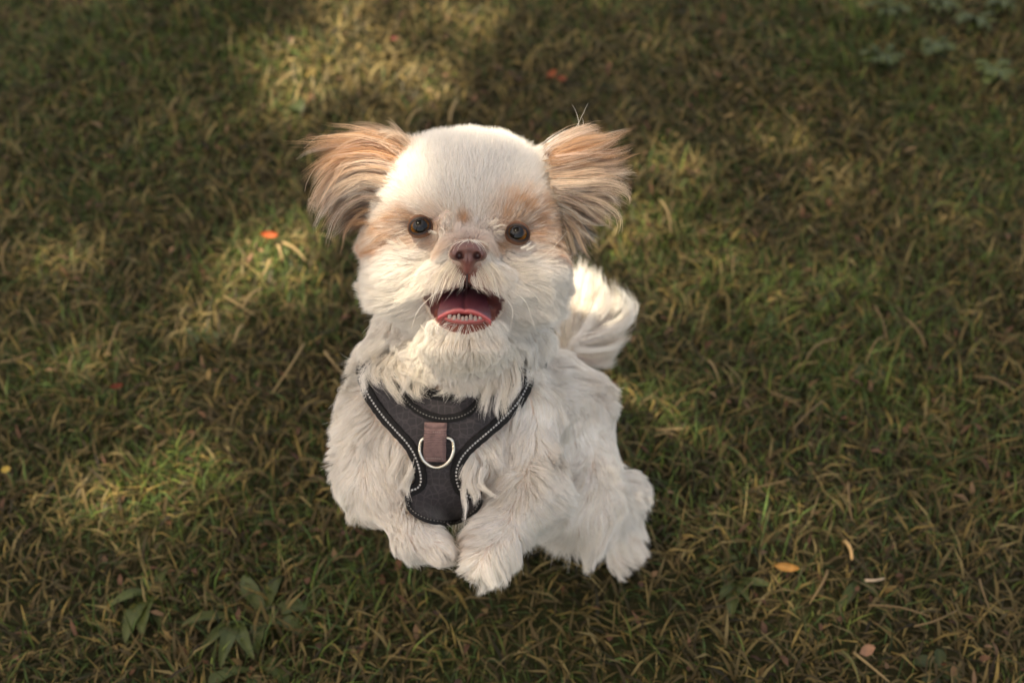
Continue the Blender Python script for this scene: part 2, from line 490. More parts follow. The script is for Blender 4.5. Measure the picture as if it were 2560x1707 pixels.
for i in range(len(rows) - 1):
    for j in range(NU - 1): tF.append((i * NU + j, (i + 1) * NU + j, (i + 1) * NU + j + 1, i * NU + j + 1))
m_tongue = mat_tint('tongue', rough=0.35, spec=0.5, coat=0.2, bump=0.3, nscale=1100, sss=0.15)
dog_part('tongue', tv, np.array(tF), m_tongue, colors=np.array(tc))
m_tooth = mat_simple('tooth_enamel', lin(138, 120, 110), 0.3, noise=.1, nscale=900, spec=.5)
for i, tx in enumerate((1124, 1136, 1147, 1157, 1166.5, 1177, 1188, 1200)):
    hgt = (20, 13, 15, 12, 13, 15, 13, 20)[i]; wd = (5.4, 5.6, 4.4, 4.6, 4.4, 5.0, 5.2, 5.0)[i]
    yb = 801 + (1.5 * math.sin(i * 2.3)) + 0.0022 * -((tx - 1162) ** 2) + (tx - 1162) * .03
    V = []
    for k in range(7):
        q = k / 6; wq = wd * (1.08 - .12 * q ** 2) * math.sqrt(max(1 - (q * .985) ** 5, .04))
        for a in np.arange(8) / 8 * 2 * math.pi:
            V.append(C(tx + wq * math.cos(a), yb - hgt * q, 0.9745 - R(wq * .7, 1) * math.sin(a) + .0016 * ((tx - 1162) / 40) ** 2))
    F = [(r_ * 8 + j, r_ * 8 + (j + 1) % 8, (r_ + 1) * 8 + (j + 1) % 8, (r_ + 1) * 8 + j) for r_ in range(6) for j in range(8)]
    top = np.array([[48 + j for j in range(8)]])
    dog_part('tooth', np.array(V), [np.array(F), top], m_tooth)
# lower gum the teeth stand in
gv = []
gum = [C(x, 800 - 0.0022 * (x - 1162) ** 2 + (x - 1162) * .03 + 2, 0.9765 + .002 * ((x - 1162) / 45) ** 2) for x in np.linspace(1104, 1222, 20)]
v, f = tube(gum, np.interp(np.linspace(0, 1, 20), [0, .2, .8, 1], [.001, .0026, .0026, .001]), 10)
dog_part('gum', v, f, mat_simple('gum', lin(150, 78, 74), 0.35, noise=.2, nscale=700))
# ================================================================== FUR
# harness outline (photograph pixels) is needed to keep the coat flat under it
PANEL = [(905, 850), (898, 905), (903, 945), (914, 985), (932, 1018), (956, 1050), (985, 1082), (1012, 1112), (1030, 1140), (1040, 1170), (1043, 1200), (1034, 1216), (1016, 1228),
         (1014, 1248), (1022, 1272), (1042, 1291), (1072, 1305), (1108, 1311), (1142, 1307), (1175, 1292), (1198, 1272), (1208, 1248), (1206, 1228), (1182, 1232), (1162, 1222),
         (1150, 1198), (1150, 1172), (1160, 1147), (1182, 1122), (1212, 1096), (1245, 1068), (1278, 1036), (1304, 1004), (1322, 968), (1330, 930), (1325, 850)]
NECK_ARC = [(960, 880), (985, 940), (1010, 990), (1035, 1020), (1070, 1040), (1110, 1048), (1150, 1042), (1182, 1022), (1205, 990), (1240, 930), (1262, 880)]
_mx, _my = np.meshgrid(np.arange(700, 1500, 4) + 2.0, np.arange(800, 1400, 4) + 2.0, indexing='ij')
_mask = in_poly(_mx, _my, PANEL)
def in_panel(x, y):
    i = np.clip(((x - 700) / 4).astype(int), 0, _mask.shape[0] - 1); j = np.clip(((y - 800) / 4).astype(int), 0, _mask.shape[1] - 1)
    return _mask[i, j]

def mat_fur(name, rough=0.35):
    t = NT(name)
    at = t.add('ShaderNodeAttribute'); at.attribute_name = 'tint'
    df = t.add('ShaderNodeBsdfDiffuse'); tr = t.add('ShaderNodeBsdfTranslucent')
    hr = t.add('ShaderNodeBsdfHair'); hr.component = 'Reflection'; hr.inputs['RoughnessU'].default_value = .25; hr.inputs['RoughnessV'].default_value = .6; hr.inputs['Color'].default_value = (1, 1, 1, 1)
    m1 = t.add('ShaderNodeMixShader'); m1.inputs[0].default_value = .30
    m2 = t.add('ShaderNodeMixShader'); m2.inputs[0].default_value = .05
    t.link(at.outputs['Color'], df.inputs[0]); t.link(at.outputs['Color'], tr.inputs[0])
    t.link(df.outputs[0], m1.inputs[1]); t.link(tr.outputs[0], m1.inputs[2]); t.link(m1.outputs[0], m2.inputs[1]); t.link(hr.outputs[0], m2.inputs[2])
    t.surf(m2.outputs[0]); return t.m
m_fur = mat_fur('fur_strands')

def curves_obj(name, P, color, radius, tip=0.15, parent=None, label=None):
    """P (n, k, 3) camera-space strands -> hair curves object"""
    n, k = P.shape[:2]
    hc = bpy.data.hair_curves.new(name)
    hc.add_curves([k] * n)
    W = (cam_to_world(P.reshape(-1, 3)) - DOG_ORG).astype(np.float32)
    hc.attributes['position'].data.foreach_set('vector', W.ravel()) if 'position' in hc.attributes else hc.points.foreach_set('position', W.ravel())
    s = np.linspace(0, 1, k)
    prof = np.clip(1.0 - (1 - tip) * np.clip((s - .35) / .65, 0, 1) ** 1.3, tip, 1)
    rad = (np.asarray(radius).reshape(-1, 1) * prof[None]).astype(np.float32)
    ra = hc.attributes.get('radius') or hc.attributes.new('radius', 'FLOAT', 'POINT')
    ra.data.foreach_set('value', rad.ravel())
    ca = hc.attributes.new('tint', 'FLOAT_COLOR', 'CURVE')
    c4 = np.ones((n, 4), np.float32); c4[:, :3] = np.clip(color, 0.002, .98)
    ca.data.foreach_set('color', c4.ravel())
    hc.materials.append(m_fur)
    o = bpy.data.objects.new(name, hc); COL.objects.link(o); o.parent = parent or dog
    tag(o, label=label, kind='stuff')
    return o

# ---- sample roots
tris = np.concatenate((bf[:, [0, 1, 2]], bf[:, [0, 2, 3]]))
ta = np.linalg.norm(np.cross(bv[tris[:, 1]] - bv[tris[:, 0]], bv[tris[:, 2]] - bv[tris[:, 0]]), axis=1) / 2
tcen = bv[tris].mean(1)
seg_names = list(SEG)
tseg = np.argmin(np.stack([seg_sdf(tcen, s) for s in seg_names]), 0)
tnor = BG.grad(tcen)
tview = (tnor * unit(-tcen)).sum(1)          # >0 faces the camera
def sample(segs, per_cm2):
    ids = [seg_names.index(s) for s in segs]
    w = ta * np.isin(tseg, ids) * np.where(tview > -0.25, 1.0, 0.4) * per_cm2 * 1e4
    n = int(w.sum()); t = RNG.choice(len(tris), n, p=w / w.sum())
    r1, r2 = np.sqrt(RNG.random(n)), RNG.random(n)
    p = bv[tris[t]]; pts = (1 - r1)[:, None] * p[:, 0] + (r1 * (1 - r2))[:, None] * p[:, 1] + (r1 * r2)[:, None] * p[:, 2]
    return pts, BG.grad(pts)

def idw(x, y, G, power=3.0):
    """guide rows (x, y, dx, dy, lift, len) -> interpolated columns"""
    G = np.asarray(G, float); out = np.zeros((len(x), G.shape[1] - 2)); ws = np.zeros(len(x))
    v = G[:, 2:].copy(); nrm = np.hypot(v[:, 0], v[:, 1]); v[:, 0] /= nrm; v[:, 1] /= nrm
    for g, vv in zip(G, v):
        w = 1 / ((x - g[0]) ** 2 + (y - g[1]) ** 2 + 60) ** (power / 2)
        out += w[:, None] * vv; ws += w
    return out / ws[:, None]

def nearest(src, q):
    kd = kdtree.KDTree(len(src))
    for i, p in enumerate(src): kd.insert(p, i)
    kd.balance()
    return np.fromiter((kd.find(p)[1] for p in q), int, len(q))

def clump(P, level, scale=1.0):
    for ncl, strength, power, keep in level:
        n = len(P); c = RNG.choice(n, min(ncl, n), replace=False)
        near = c[nearest(P[c, 0], P[:, 0])]
        s = np.linspace(0, 1, P.shape[1]) ** power * strength
        T = P[near]
        amount = (RNG.random(n) < keep)[:, None, None] * RNG.uniform(.6, 1, (n, 1, 1)) * (scale if np.isscalar(scale) else scale[:, None, None])
        P = P + (T - P) * s[None, :, None] * amount
    return P

def grow(root, nor, comb, lift, length, k=9, grav=0.0, wave=0.25, wfreq=90, fine=0.12, stiff=0.35, clumps=(), clear=0.0008, harness=True, cscale=1.0):
    n = len(root); P = np.empty((n, k, 3)); p = root - nor * 0.0012; P[:, 0] = p
    t = comb - nor * (comb * nor).sum(1)[:, None] * 0.8
    t = unit(t)
    d = unit(nor * lift[:, None] + t * (1 - lift[:, None]))
    step = length / (k - 1)
    jit = RNG.normal(size=(n, 3)) * fine
    g = -UPC * grav
    for i in range(1, k):
        d = unit(d + stiff * (t - d) * 0.5 + g + field(p, wfreq) * wave * 0.5 + field(p, wfreq * 2.7) * wave * 0.3 + jit * (0.5 if i > 1 else 1))
        q = p + d * step[:, None]
        sd = BG(q)
        need = np.full(n, clear) + 0.0012 * min(i, 3) / 3
        if harness:
            x, y = to_px(q); need = np.where(in_panel(x, y) & (q[:, 2] > -1.14), 0.0105, need)
        push = np.clip(need - sd, 0, 0.006)
        m = push > 0
        if m.any(): q[m] += BG.grad(q[m]) * push[m][:, None]
        d = unit(q - p); p = q; P[:, i] = p
    return clump(P, clumps, cscale)

def screen_vec(dx, dy): return np.stack((dx, -dy, np.zeros_like(dx)), -1)

def vary(col, amt=.08):
    n = len(col); return np.clip(col * (1 + RNG.normal(size=(n, 1)) * amt) + RNG.normal(size=(n, 3)) * .008, .01, .97)
WHITE = np.array((0.875, 0.825, 0.76)); CREAM = np.array((0.82, 0.72, 0.56)); PEACH = np.array((0.62, 0.36, 0.18)); RUST = np.array((0.52, 0.23, 0.09)); DARK = np.array((0.09, 0.05, 0.03))
def mix(c, w, d): w = np.clip(w, 0, 1)[:, None]; return c * (1 - w) + d * w

# ---- head -----------------------------------------------------------------
H = [
 # bridge and forehead
 (1168, 585, 0, -1, .22, 6), (1150, 560, -.1, -1, .25, 9), (1190, 562, .1, -1, .25, 9), (1165, 520, 0, -1, .22, 11), (1160, 460, 0, -1, .22, 12), (1160, 400, 0, -1, .28, 13), (1160, 350, .05, -1, .62, 14),
 (1060, 470, -.35, -1, .22, 12), (1270, 475, .3, -1, .22, 12), (1000, 420, -.6, -.8, .3, 13), (1330, 420, .6, -.8, .3, 13), (1050, 365, -.15, -1, .55, 14), (1280, 365, .2, -1, .6, 15),
 (960, 470, -1, .05, .3, 14), (1380, 480, 1, .05, .3, 14),
 # brows
 (1085, 530, -.4, -1, .28, 12), (1050, 530, -1, -.45, .28, 15), (1015, 545, -1, -.1, .3, 16), (975, 545, -1, .0, .3, 16), (990, 590, -1, .2, .28, 16), (950, 590, -1, .15, .42, 20), (1020, 520, -.9, -.35, .26, 15),
 (1250, 545, .1, -1, .3, 15), (1280, 540, .35, -1, .3, 17), (1310, 545, .8, -.7, .3, 18), (1335, 565, 1, -.25, .3, 17), (1375, 560, 1, -.1, .3, 16), (1345, 600, 1, .05, .28, 16), (1390, 610, 1, .1, .42, 20),
 # inner eye tufts
 (1092, 572, .7, .5, .5, 8), (1100, 592, -.2, .9, .5, 8), (1080, 596, -1, -.3, .45, 8), (1112, 560, .3, .6, .45, 8),
 (1238, 570, .9, -.35, .5, 9), (1232, 590, .8, .4, .5, 8), (1222, 560, .5, -.8, .5, 8), (1255, 606, 1, .3, .45, 9),
 # under the eyes and cheeks
 (1110, 622, -.9, .35, .3, 12), (1225, 622, .9, .35, .3, 12), (1070, 618, -1, .0, .4, 15), (1275, 625, 1, .0, .4, 15), (1020, 622, -1, -.15, .42, 17), (1330, 630, 1, -.2, .42, 17),
 (960, 640, -1, .0, .4, 17), (1390, 645, 1, .0, .4, 17), (1085, 660, -1, .25, .4, 18), (1250, 662, 1, .25, .4, 18), (1000, 680, -1, .1, .42, 20), (1330, 690, 1, .1, .42, 20),
 (930, 700, -1, .25, .42, 18), (1405, 710, 1, .25, .42, 18), (1055, 720, -1, .4, .38, 20), (1275, 725, 1, .4, .38, 20), (990, 760, -.9, .5, .45, 25), (1340, 770, .9, .5, .45, 25),
 (935, 780, -.9, .45, .45, 22), (1400, 790, .8, .6, .45, 20), (1050, 790, -.6, .8, .4, 22), (1280, 800, .6, .8, .4, 22), (1000, 840, -.7, .7, .42, 17), (1330, 850, .6, .8, .42, 17),
 # moustache
 (1150, 690, -.25, 1, .3, 10), (1185, 690, .25, 1, .3, 10), (1125, 678, -.55, 1, .34, 16), (1215, 680, .55, 1, .34, 16), (1105, 690, -.55, 1, .38, 17), (1232, 692, .55, 1, .38, 17), (1135, 705, -.25, 1, .32, 11), (1202, 707, .25, 1, .32, 11),
 (1092, 715, -.35, 1, .34, 13), (1245, 718, .35, 1, .34, 13),
 # chin
 (1162, 838, 0, 1, .45, 8), (1110, 832, -.2, 1, .4, 10), (1215, 832, .2, 1, .4, 10), (1162, 860, 0, 1, .32, 10), (1085, 850, -.3, 1, .3, 9), (1240, 850, .3, 1, .3, 9), (1162, 900, 0, .6, .3, 8), (1060, 890, -.3, .8, .3, 10), (1270, 890, .3, .8, .3, 10)]
root, nor = sample(('skull', 'muzzle', 'jaw'), 300)
x, y = to_px(root)
keep = ~((((x - 1170) / 47) ** 2 + ((y - 633) / 33) ** 2 < 1) & (root[:, 2] > -1.0))
keep &= ~((((x - 1169) / 24) ** 2 + ((y - 668) / 26) ** 2 < 1))
keep &= np.abs(x - 1167) > 3.0 * (y > 640) * (y < 730)
for ex, ey, ed, er in EYES.values():
    keep &= ~((((x - ex) / 28) ** 2 + ((y - ey - 1) / 20) ** 2 < 1))
mouth = in_poly(x, y, MOUTH)
keep &= ~(mouth & ((y < 800) | (RNG.random(len(x)) > .05)))
lipzone = ((x - 1168) / 62) ** 2 + ((y - 690) / 30) ** 2 < 1
keep &= ~(lipzone & (RNG.random(len(x)) > .16))
keep &= ~((x > 1085) & (x < 1255) & (y > 655) & (y < 728) & (root[:, 2] > -1.0) & (RNG.random(len(x)) > .5))
root, nor, x, y = root[keep], nor[keep], x[keep], y[keep]
g = idw(x, y, H, 4.0)
length = g[:, 3] / 1000 * RNG.uniform(.55, 1.12, len(x))
length = np.where(in_poly(x, y, MOUTH), .004, length)
col = np.tile(WHITE, (len(x), 1))
eyeL = blob(x, y, 985, 575, 75, 34, -12) + .8 * blob(x, y, 1045, 560, 62, 44) + .9 * blob(x, y, 940, 622, 55, 18)
eyeR = blob(x, y, 1330, 545, 70, 52, -20) + .9 * blob(x, y, 1355, 595, 60, 34) + .8 * blob(x, y, 1270, 535, 50, 45) + .8 * blob(x, y, 1385, 640, 45, 14)
stk = np.clip(1 + field(root, 420)[:, 1] * .45 + RNG.normal(size=len(x)) * .30, .1, 1.5)
col = mix(col, .64 * np.clip(eyeL + eyeR, 0, 1) * stk, PEACH)
col = mix(col, 1.0 * blob(x, y, 1160, 555, 16, 16), PEACH * 1.05)
col = mix(col, .55 * blob(x, y, 1168, 600, 62, 22), np.array((.40, .22, .13)))
col = mix(col, stk * (.5 * blob(x, y, 1010, 588, 38, 11, -20) + .5 * blob(x, y, 1335, 612, 35, 11, 5)) + .4 * (blob(x, y, 1035, 545, 34, 12, -25) + blob(x, y, 1300, 552, 36, 12, 20)), np.array((.16, .07, .03)))
col = mix(col, .8 * (blob(x, y, 935, 625, 34, 8) + blob(x, y, 1385, 637, 34, 8)), RUST)
col = mix(col, .65 * stk * (blob(x, y, 1095, 606, 36, 14) + blob(x, y, 1247, 610, 36, 14)) + .3 * blob(x, y, 1168, 695, 80, 32), PEACH)
col = mix(col, .45 * blob(x, y, 1160, 860, 120, 50), CREAM)
col = mix(col, .25 * blob(x, y, 1160, 720, 330, 60), CREAM)
col = mix(col, .35 * np.clip((430 - np.hypot((x - 1000) * 1, (y - 380) * 1) * 8) / 200, 0, 1), PEACH)
P = grow(root, nor, screen_vec(g[:, 0], g[:, 1]), np.clip(g[:, 2], .1, .8), length, k=8, wave=np.interp(y, [480, 640], [.03, .16])[:, None], wfreq=75, fine=.07, stiff=.45,
         clumps=((len(x) // 300, .5, 1.3, .8), (len(x) // 45, .55, 1.1, .85)), grav=.02, cscale=np.interp(y, [500, 640], [.12, 1.0]))
mx_, my_ = to_px(P[:, 2:]); cov = (in_poly(mx_, my_, MOUTH) & (my_ > 741)).any(1) & ~in_poly(x, y, MOUTH) & (RNG.random(len(x)) < .93)
cov |= ((((mx_ - 1051) / 21) ** 2 + ((my_ - 569) / 13) ** 2 < 1) | (((mx_ - 1294) / 21) ** 2 + ((my_ - 585) / 13) ** 2 < 1)).any(1) & (RNG.random(len(x)) < .9)
P, col, x = P[~cov], col[~cov], x[~cov]
curves_obj('head_fur', P, vary(col, .07), np.full(len(x), .0001) * RNG.uniform(.8, 1.25, len(x)))

# ---- coat of neck, chest, back and limbs ------------------------------------
B = [
 # neck ruff
 (1160, 900, 0, 1, .2, 11), (1080, 900, -.1, 1, .25, 13), (1000, 900, -.3, 1, .4, 18), (930, 880, -.6, .8, .45, 20), (930, 820, -.8, .6, .45, 20), (1390, 830, .7, .7, .4, 18), (1240, 900, .05, 1, .35, 18), (1320, 900, .15, 1, .45, 22), (1380, 900, .5, .9, .4, 26), (1100, 960, .0, 1, .45, 16), (1210, 960, -.05, 1, .5, 22), (970, 950, .2, 1, .45, 18), (1290, 950, -.15, 1, .5, 22),
 # left shoulder and upper arm
 (880, 930, -.8, .6, .35, 13), (850, 990, -.8, .6, .35, 18), (840, 1080, -.6, .8, .35, 18), (930, 1040, -.5, .9, .35, 20), (980, 1110, -.1, 1, .4, 24), (900, 1110, -.35, 1, .4, 24), (1000, 1170, .35, 1, .5, 26), (930, 1170, .1, 1, .55, 28), (870, 1160, -.35, .9, .4, 22), (1020, 1220, .1, 1, .5, 20),
 # right shoulder and upper arm
 (1350, 960, .5, .9, .35, 20), (1290, 1050, .2, 1, .35, 24), (1230, 1110, .1, 1, .4, 28), (1180, 1180, -.05, 1, .5, 30), (1250, 1190, -.1, 1, .5, 32), (1320, 1140, .3, 1, .42, 30), (1380, 1080, .4, .9, .35, 22), (1370, 1190, .35, 1, .42, 28), (1200, 1240, -.2, 1, .5, 24),
 # back and flank
 (1420, 940, .4, .8, .3, 18), (1450, 1000, .35, 1, .3, 20), (1500, 1080, .35, 1, .3, 20), (1400, 1100, .1, 1, .35, 24)]
LL = [(860, 1200, -.6, .7, .32, 15), (870, 1260, -.6, .7, .32, 16), (930, 1260, .1, 1, .35, 18), (920, 1320, -.4, .9, .35, 15), (990, 1310, .6, .6, .35, 18), (990, 1370, -.2, 1, .4, 18), (1050, 1340, .8, .4, .4, 18), (1060, 1385, .3, 1, .4, 20), (1110, 1365, .7, .7, .4, 18), (900, 1090, -.4, .9, .4, 22), (960, 1150, .2, 1, .5, 28), (920, 1190, .1, 1, .5, 26), (850, 1100, -.7, .7, .35, 17)]
LR = [(1290, 1060, .2, 1, .4, 26), (1370, 1080, .5, .9, .35, 20), (1260, 1150, .0, 1, .5, 32), (1340, 1160, .3, 1, .45, 30), (1390, 1180, .5, .8, .4, 20), (1260, 1230, -.1, 1, .5, 28), (1330, 1250, .4, .9, .4, 28), (1370, 1290, .9, .5, .42, 22), (1230, 1300, -.25, 1, .4, 24), (1290, 1320, .35, 1, .4, 28), (1340, 1350, .9, .6, .45, 22),
      (1180, 1350, -.5, .9, .35, 16), (1240, 1380, .2, 1, .4, 26), (1290, 1400, .7, .9, .45, 24), (1170, 1400, -.3, 1, .4, 17), (1210, 1415, .1, 1, .42, 19), (1260, 1410, .5, 1, .42, 22)]
HI_ = [(1430, 980, .2, 1, .3, 20), (1510, 1050, .4, .9, .3, 18), (1460, 1120, .05, 1, .35, 24), (1530, 1150, .3, 1, .35, 20), (1420, 1220, -.15, 1, .42, 28), (1480, 1230, 0, 1, .42, 30), (1420, 1300, -.2, 1, .45, 32), (1470, 1310, 0, 1, .45, 34), (1520, 1300, .1, 1, .42, 34), (1530, 1270, .1, 1, .42, 34), (1590, 1180, .5, .5, .35, 14), (1605, 1230, .5, 1, .35, 18), (1590, 1290, .25, 1, .38, 22), (1550, 1320, -.2, 1, .4, 20), (1580, 1370, .15, 1, .35, 18), (1550, 1400, -.1, 1, .38, 15)]
TL = [(1440, 900, 1, .2, .5, 26), (1440, 800, .7, -.3, .5, 30), (1460, 730, .5, -1, .5, 26)]
for name, segs, G, dens in (('coat_fur', ('torso',), B, 125), ('foreleg_fur', ('leg_l',), LL, 135), ('foreleg_fur', ('leg_r',), LR, 135), ('hindleg_fur', ('hind', 'hind2'), HI_, 110), ('tail_fur', ('tail',), TL, 90)):
    root, nor = sample(segs, dens)
    x, y = to_px(root)
    if name == 'coat_fur':
        k_ = ~(in_panel(x, y) & (root[:, 2] > -1.14) & (y > 985)); k_ &= ~(in_panel(x, y) & (root[:, 2] > -1.14) & ~in_poly(x, y, NECK_ARC) & (y > 930))
        # nothing to see inside the body under the legs
        root, nor, x, y = root[k_], nor[k_], x[k_], y[k_]
    else:
        inner = in_panel(x, y) & (root[:, 2] > -1.09) & (RNG.random(len(x)) < .75)
        root, nor, x, y = root[~inner], nor[~inner], x[~inner], y[~inner]
    g = idw(x, y, G, 3.5)
    n = len(x); length = g[:, 3] / 1000 * RNG.uniform(.55, 1.15, n)
    col = np.tile(WHITE * .98, (n, 1))
    col = mix(col, .35 * (RNG.random(n) < .3), CREAM)
    col = mix(col, .6 * blob(x, y, 1405, 815, 22, 26) + .5 * blob(x, y, 1400, 870, 16, 16), PEACH)
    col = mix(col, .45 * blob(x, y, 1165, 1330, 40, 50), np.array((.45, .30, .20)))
    P = grow(root, nor, screen_vec(g[:, 0], g[:, 1]), np.clip(g[:, 2], .1, .8), length, k=9, grav=.03, wave=.36, wfreq=62, fine=.08, stiff=.35,
             clumps=((n // 150, .62, 1.1, .9), (n // 26, .55, 1.1, .85)))
    # the harness lies on the coat: only the ruff and a few strands hang over it
    px_, py_ = to_px(P[:, 3:]); over = (in_panel(px_, py_) & (P[:, 3:, 2] > -1.13))
    lim = np.interp(px_, [900, 930, 960, 1010, 1060, 1110, 1150, 1200, 1250, 1300, 1330], [880, 892, 912, 950, 958, 955, 958, 968, 950, 918, 890])
    core = in_panel(px_ - 12, py_) & in_panel(px_ + 12, py_) & over & (py_ > lim)
    low = over & (py_ > 1232)
    kp = ~((core.any(1) & (RNG.random(n) < .99)) | low.any(1)); P, col, n = P[kp], col[kp], int(kp.sum())
    tone = (field(P[:, 0], 140)[:, 0] * .05 + 1)[:, None]
    curves_obj(name, P, vary(col * tone, .07), np.full(n, .00013) * RNG.uniform(.8, 1.25, n))

# ---- guided locks: ears, tail plume, ruff tufts, whiskers ---------------------
def resample(pts, k):
    """smooth polyline through px points (x, y, d) with k samples"""
    pts = np.asarray(pts, float); s = np.linspace(0, len(pts) - 1, k)
    i = np.clip(s.astype(int), 0, len(pts) - 2); f = (s - i)[:, None]
    pm = np.vstack((2 * pts[0] - pts[1], pts, 2 * pts[-1] - pts[-2]))
    a, b, c, d = pm[i], pm[i + 1], pm[i + 2], pm[i + 3]
    return .5 * (2 * b + (c - a) * f + (2 * a - 5 * b + 4 * c - d) * f ** 2 + (3 * b - a - 3 * c + d) * f ** 3)
def fan(strokes, n, k=12, jitter_px=9, depth_jit=.006, lenr=(.6, 1.03), clumps=(), wob=.35, shuffle=.0):
    """strands interpolated between neighbouring guide strokes; returns P and the stroke coordinate 0..m-1"""
    S = np.stack([resample(st, 24) for st in strokes])           # m, 24, 3
    m = len(S); u = RNG.uniform(0, m - 1, n); i = np.clip(u.astype(int), 0, m - 2); f = (u - i)[:, None, None]
    G = S[i] * (1 - f) + S[i + 1] * f
    L = RNG.uniform(*lenr, n); s = np.linspace(0, 1, k)[None] * L[:, None] * 23
    a = np.clip(s.astype(int), 0, 22); fr = (s - a)[..., None]
    idx = np.arange(n)[:, None]
    Q = G[idx, a] * (1 - fr) + G[idx, a + 1] * fr
    j = RNG.normal(size=(n, 1, 3)) * np.array((jitter_px, jitter_px, depth_jit))
    Q = Q + j * (0.8 + .4 * np.linspace(0, 1, k)[None, :, None])
    P = Cv(Q[..., 0], Q[..., 1], Q[..., 2])
    P = P + field(P, 110) * (.0011 * wob * np.linspace(0, 1, k) ** 1.2)[None, :, None] + field(P, 320) * (.0004 * wob * np.linspace(0, 1, k))[None, :, None]
    return clump(P, clumps), u
def locks(strokes, nl, per, k=13, shift=(9, 9, .005), bend=(10, 10, .006), rad=(6, 13), tip_px=4.0, lenr=(.55, 1.05), umap=None):
    """tapering locks of hair following interpolated strokes; returns P, u per hair, lock id"""
    S = np.stack([resample(st, 24) for st in strokes]); m = len(S)
    u = RNG.uniform(0, m - 1, nl) if umap is None else umap
    i = np.clip(u.astype(int), 0, m - 2); f = (u - i)[:, None, None]
    G = S[i] * (1 - f) + S[i + 1] * f                                   # nl, 24, 3
    s24 = np.linspace(0, 1, 24)[None, :, None]
    G = G + RNG.normal(size=(nl, 1, 3)) * np.array(shift) + RNG.normal(size=(nl, 1, 3)) * np.array(bend) * s24 ** 1.4
    ph = RNG.uniform(0, 6.28, (nl, 1)); am = RNG.uniform(0, 5.5, (nl, 1)); fq = RNG.uniform(3, 8, (nl, 1))
    wv_ = np.sin(s24[..., 0] * fq + ph) * am * s24[..., 0]
    G[..., 1] += wv_; G[..., 0] += wv_ * .5
    L = RNG.uniform(*lenr, nl); R0 = RNG.uniform(*rad, nl)
    lid = np.repeat(np.arange(nl), per); n = nl * per
    hl = L[lid] * RNG.uniform(.72, 1.0, n)
    s = np.linspace(0, 1, k)[None] * hl[:, None]; q = s * 23; a = np.clip(q.astype(int), 0, 22); fr = (q - a)[..., None]
    g0 = G[lid]; idx = np.arange(n)[:, None]
    Q = g0[idx, a] * (1 - fr) + g0[idx, a + 1] * fr
    off = RNG.normal(size=(n, 1, 3)) * np.array((1, 1, .00030)); wdt = R0[lid][:, None] * (1 - s ** .8) + tip_px * s ** .8
    Q = Q + off * wdt[..., None] * .62
    P = Cv(Q[..., 0], Q[..., 1], Q[..., 2]); P = P + field(P, 260) * (.0005 * np.linspace(0, 1, k))[None, :, None]
    return P, u[lid], lid
def Z(pts, d0, d1): 
    dd = np.linspace(d0, d1, len(pts)); return [(p[0], p[1], d) for p, d in zip(pts, dd)]

EL = [Z([(1018, 374), (1002, 350), (982, 334), (965, 326)], 1.035, 1.03), Z([(1008, 372), (965, 342), (915, 335), (865, 355)], 1.035, 1.03), Z([(1002, 380), (940, 352), (880, 350), (815, 352), (752, 346)], 1.032, 1.02),
      Z([(1000, 392), (930, 368), (860, 365), (800, 378), (748, 408)], 1.03, 1.018), Z([(992, 408), (915, 388), (840, 405), (798, 440), (772, 482)], 1.028, 1.018), Z([(985, 425), (905, 410), (835, 435), (800, 490), (792, 530)], 1.026, 1.018),
      Z([(980, 445), (900, 430), (835, 465), (800, 515), (790, 545)], 1.025, 1.02), Z([(972, 465), (900, 455), (840, 495), (812, 535), (800, 560)], 1.026, 1.022), Z([(965, 485), (900, 480), (850, 515), (825, 555), (818, 588)], 1.028, 1.026),
      Z([(955, 505), (905, 500), (862, 525), (842, 560), (836, 600)], 1.032, 1.03), Z([(945, 530), (908, 528), (878, 545), (862, 565), (850, 590)], 1.036, 1.034), Z([(938, 560), (912, 558), (892, 568), (880, 580)], 1.04, 1.038)]
ER = [Z([(1372, 374), (1396, 354), (1416, 340), (1430, 330)], 1.035, 1.03), Z([(1378, 375), (1430, 348), (1480, 332), (1510, 338)], 1.035, 1.028), Z([(1385, 388), (1450, 362), (1510, 352), (1560, 335)], 1.032, 1.022), Z([(1390, 400), (1460, 384), (1530, 372), (1590, 346)], 1.03, 1.02),
      Z([(1385, 420), (1450, 410), (1530, 398), (1588, 378)], 1.028, 1.018), Z([(1385, 440), (1450, 430), (1530, 422), (1585, 425)], 1.026, 1.018), Z([(1385, 455), (1450, 455), (1515, 448), (1565, 475)], 1.026, 1.018), Z([(1395, 470), (1450, 470), (1510, 470), (1555, 490), (1550, 515)], 1.026, 1.02),
      Z([(1398, 485), (1450, 495), (1500, 505), (1530, 520), (1520, 545)], 1.028, 1.022), Z([(1402, 505), (1445, 520), (1480, 545), (1508, 555)], 1.03, 1.026), Z([(1408, 525), (1440, 545), (1465, 575), (1495, 600)], 1.034, 1.03), Z([(1412, 550), (1435, 580), (1455, 605), (1475, 612)], 1.036, 1.034), Z([(1418, 575), (1430, 605), (1440, 630), (1452, 645)], 1.04, 1.04)]
TAN, TANL, GREY = np.array((.60, .35, .18)), np.array((.70, .53, .38)), np.array((.17, .125, .09))
def interp_cols(u, cols):
    c = np.array(cols); i = np.clip(u.astype(int), 0, len(c) - 2); f = (u - i)[:, None]; return c[i] * (1 - f) + c[i + 1] * f
cl = [TANL, TANL, TAN, TAN, TAN * 1.1, TANL, TANL * .9, TANL * .85, GREY * 1.8, GREY * 1.5, TAN * .6, TAN * .7]
cr = [WHITE, TANL * 1.1, TAN * 1.1, TAN, TAN * .95, TANL, TANL, TANL * .9, TANL * .6, GREY * 1.3, GREY * 1.2, GREY * 1.5, TANL * .6]
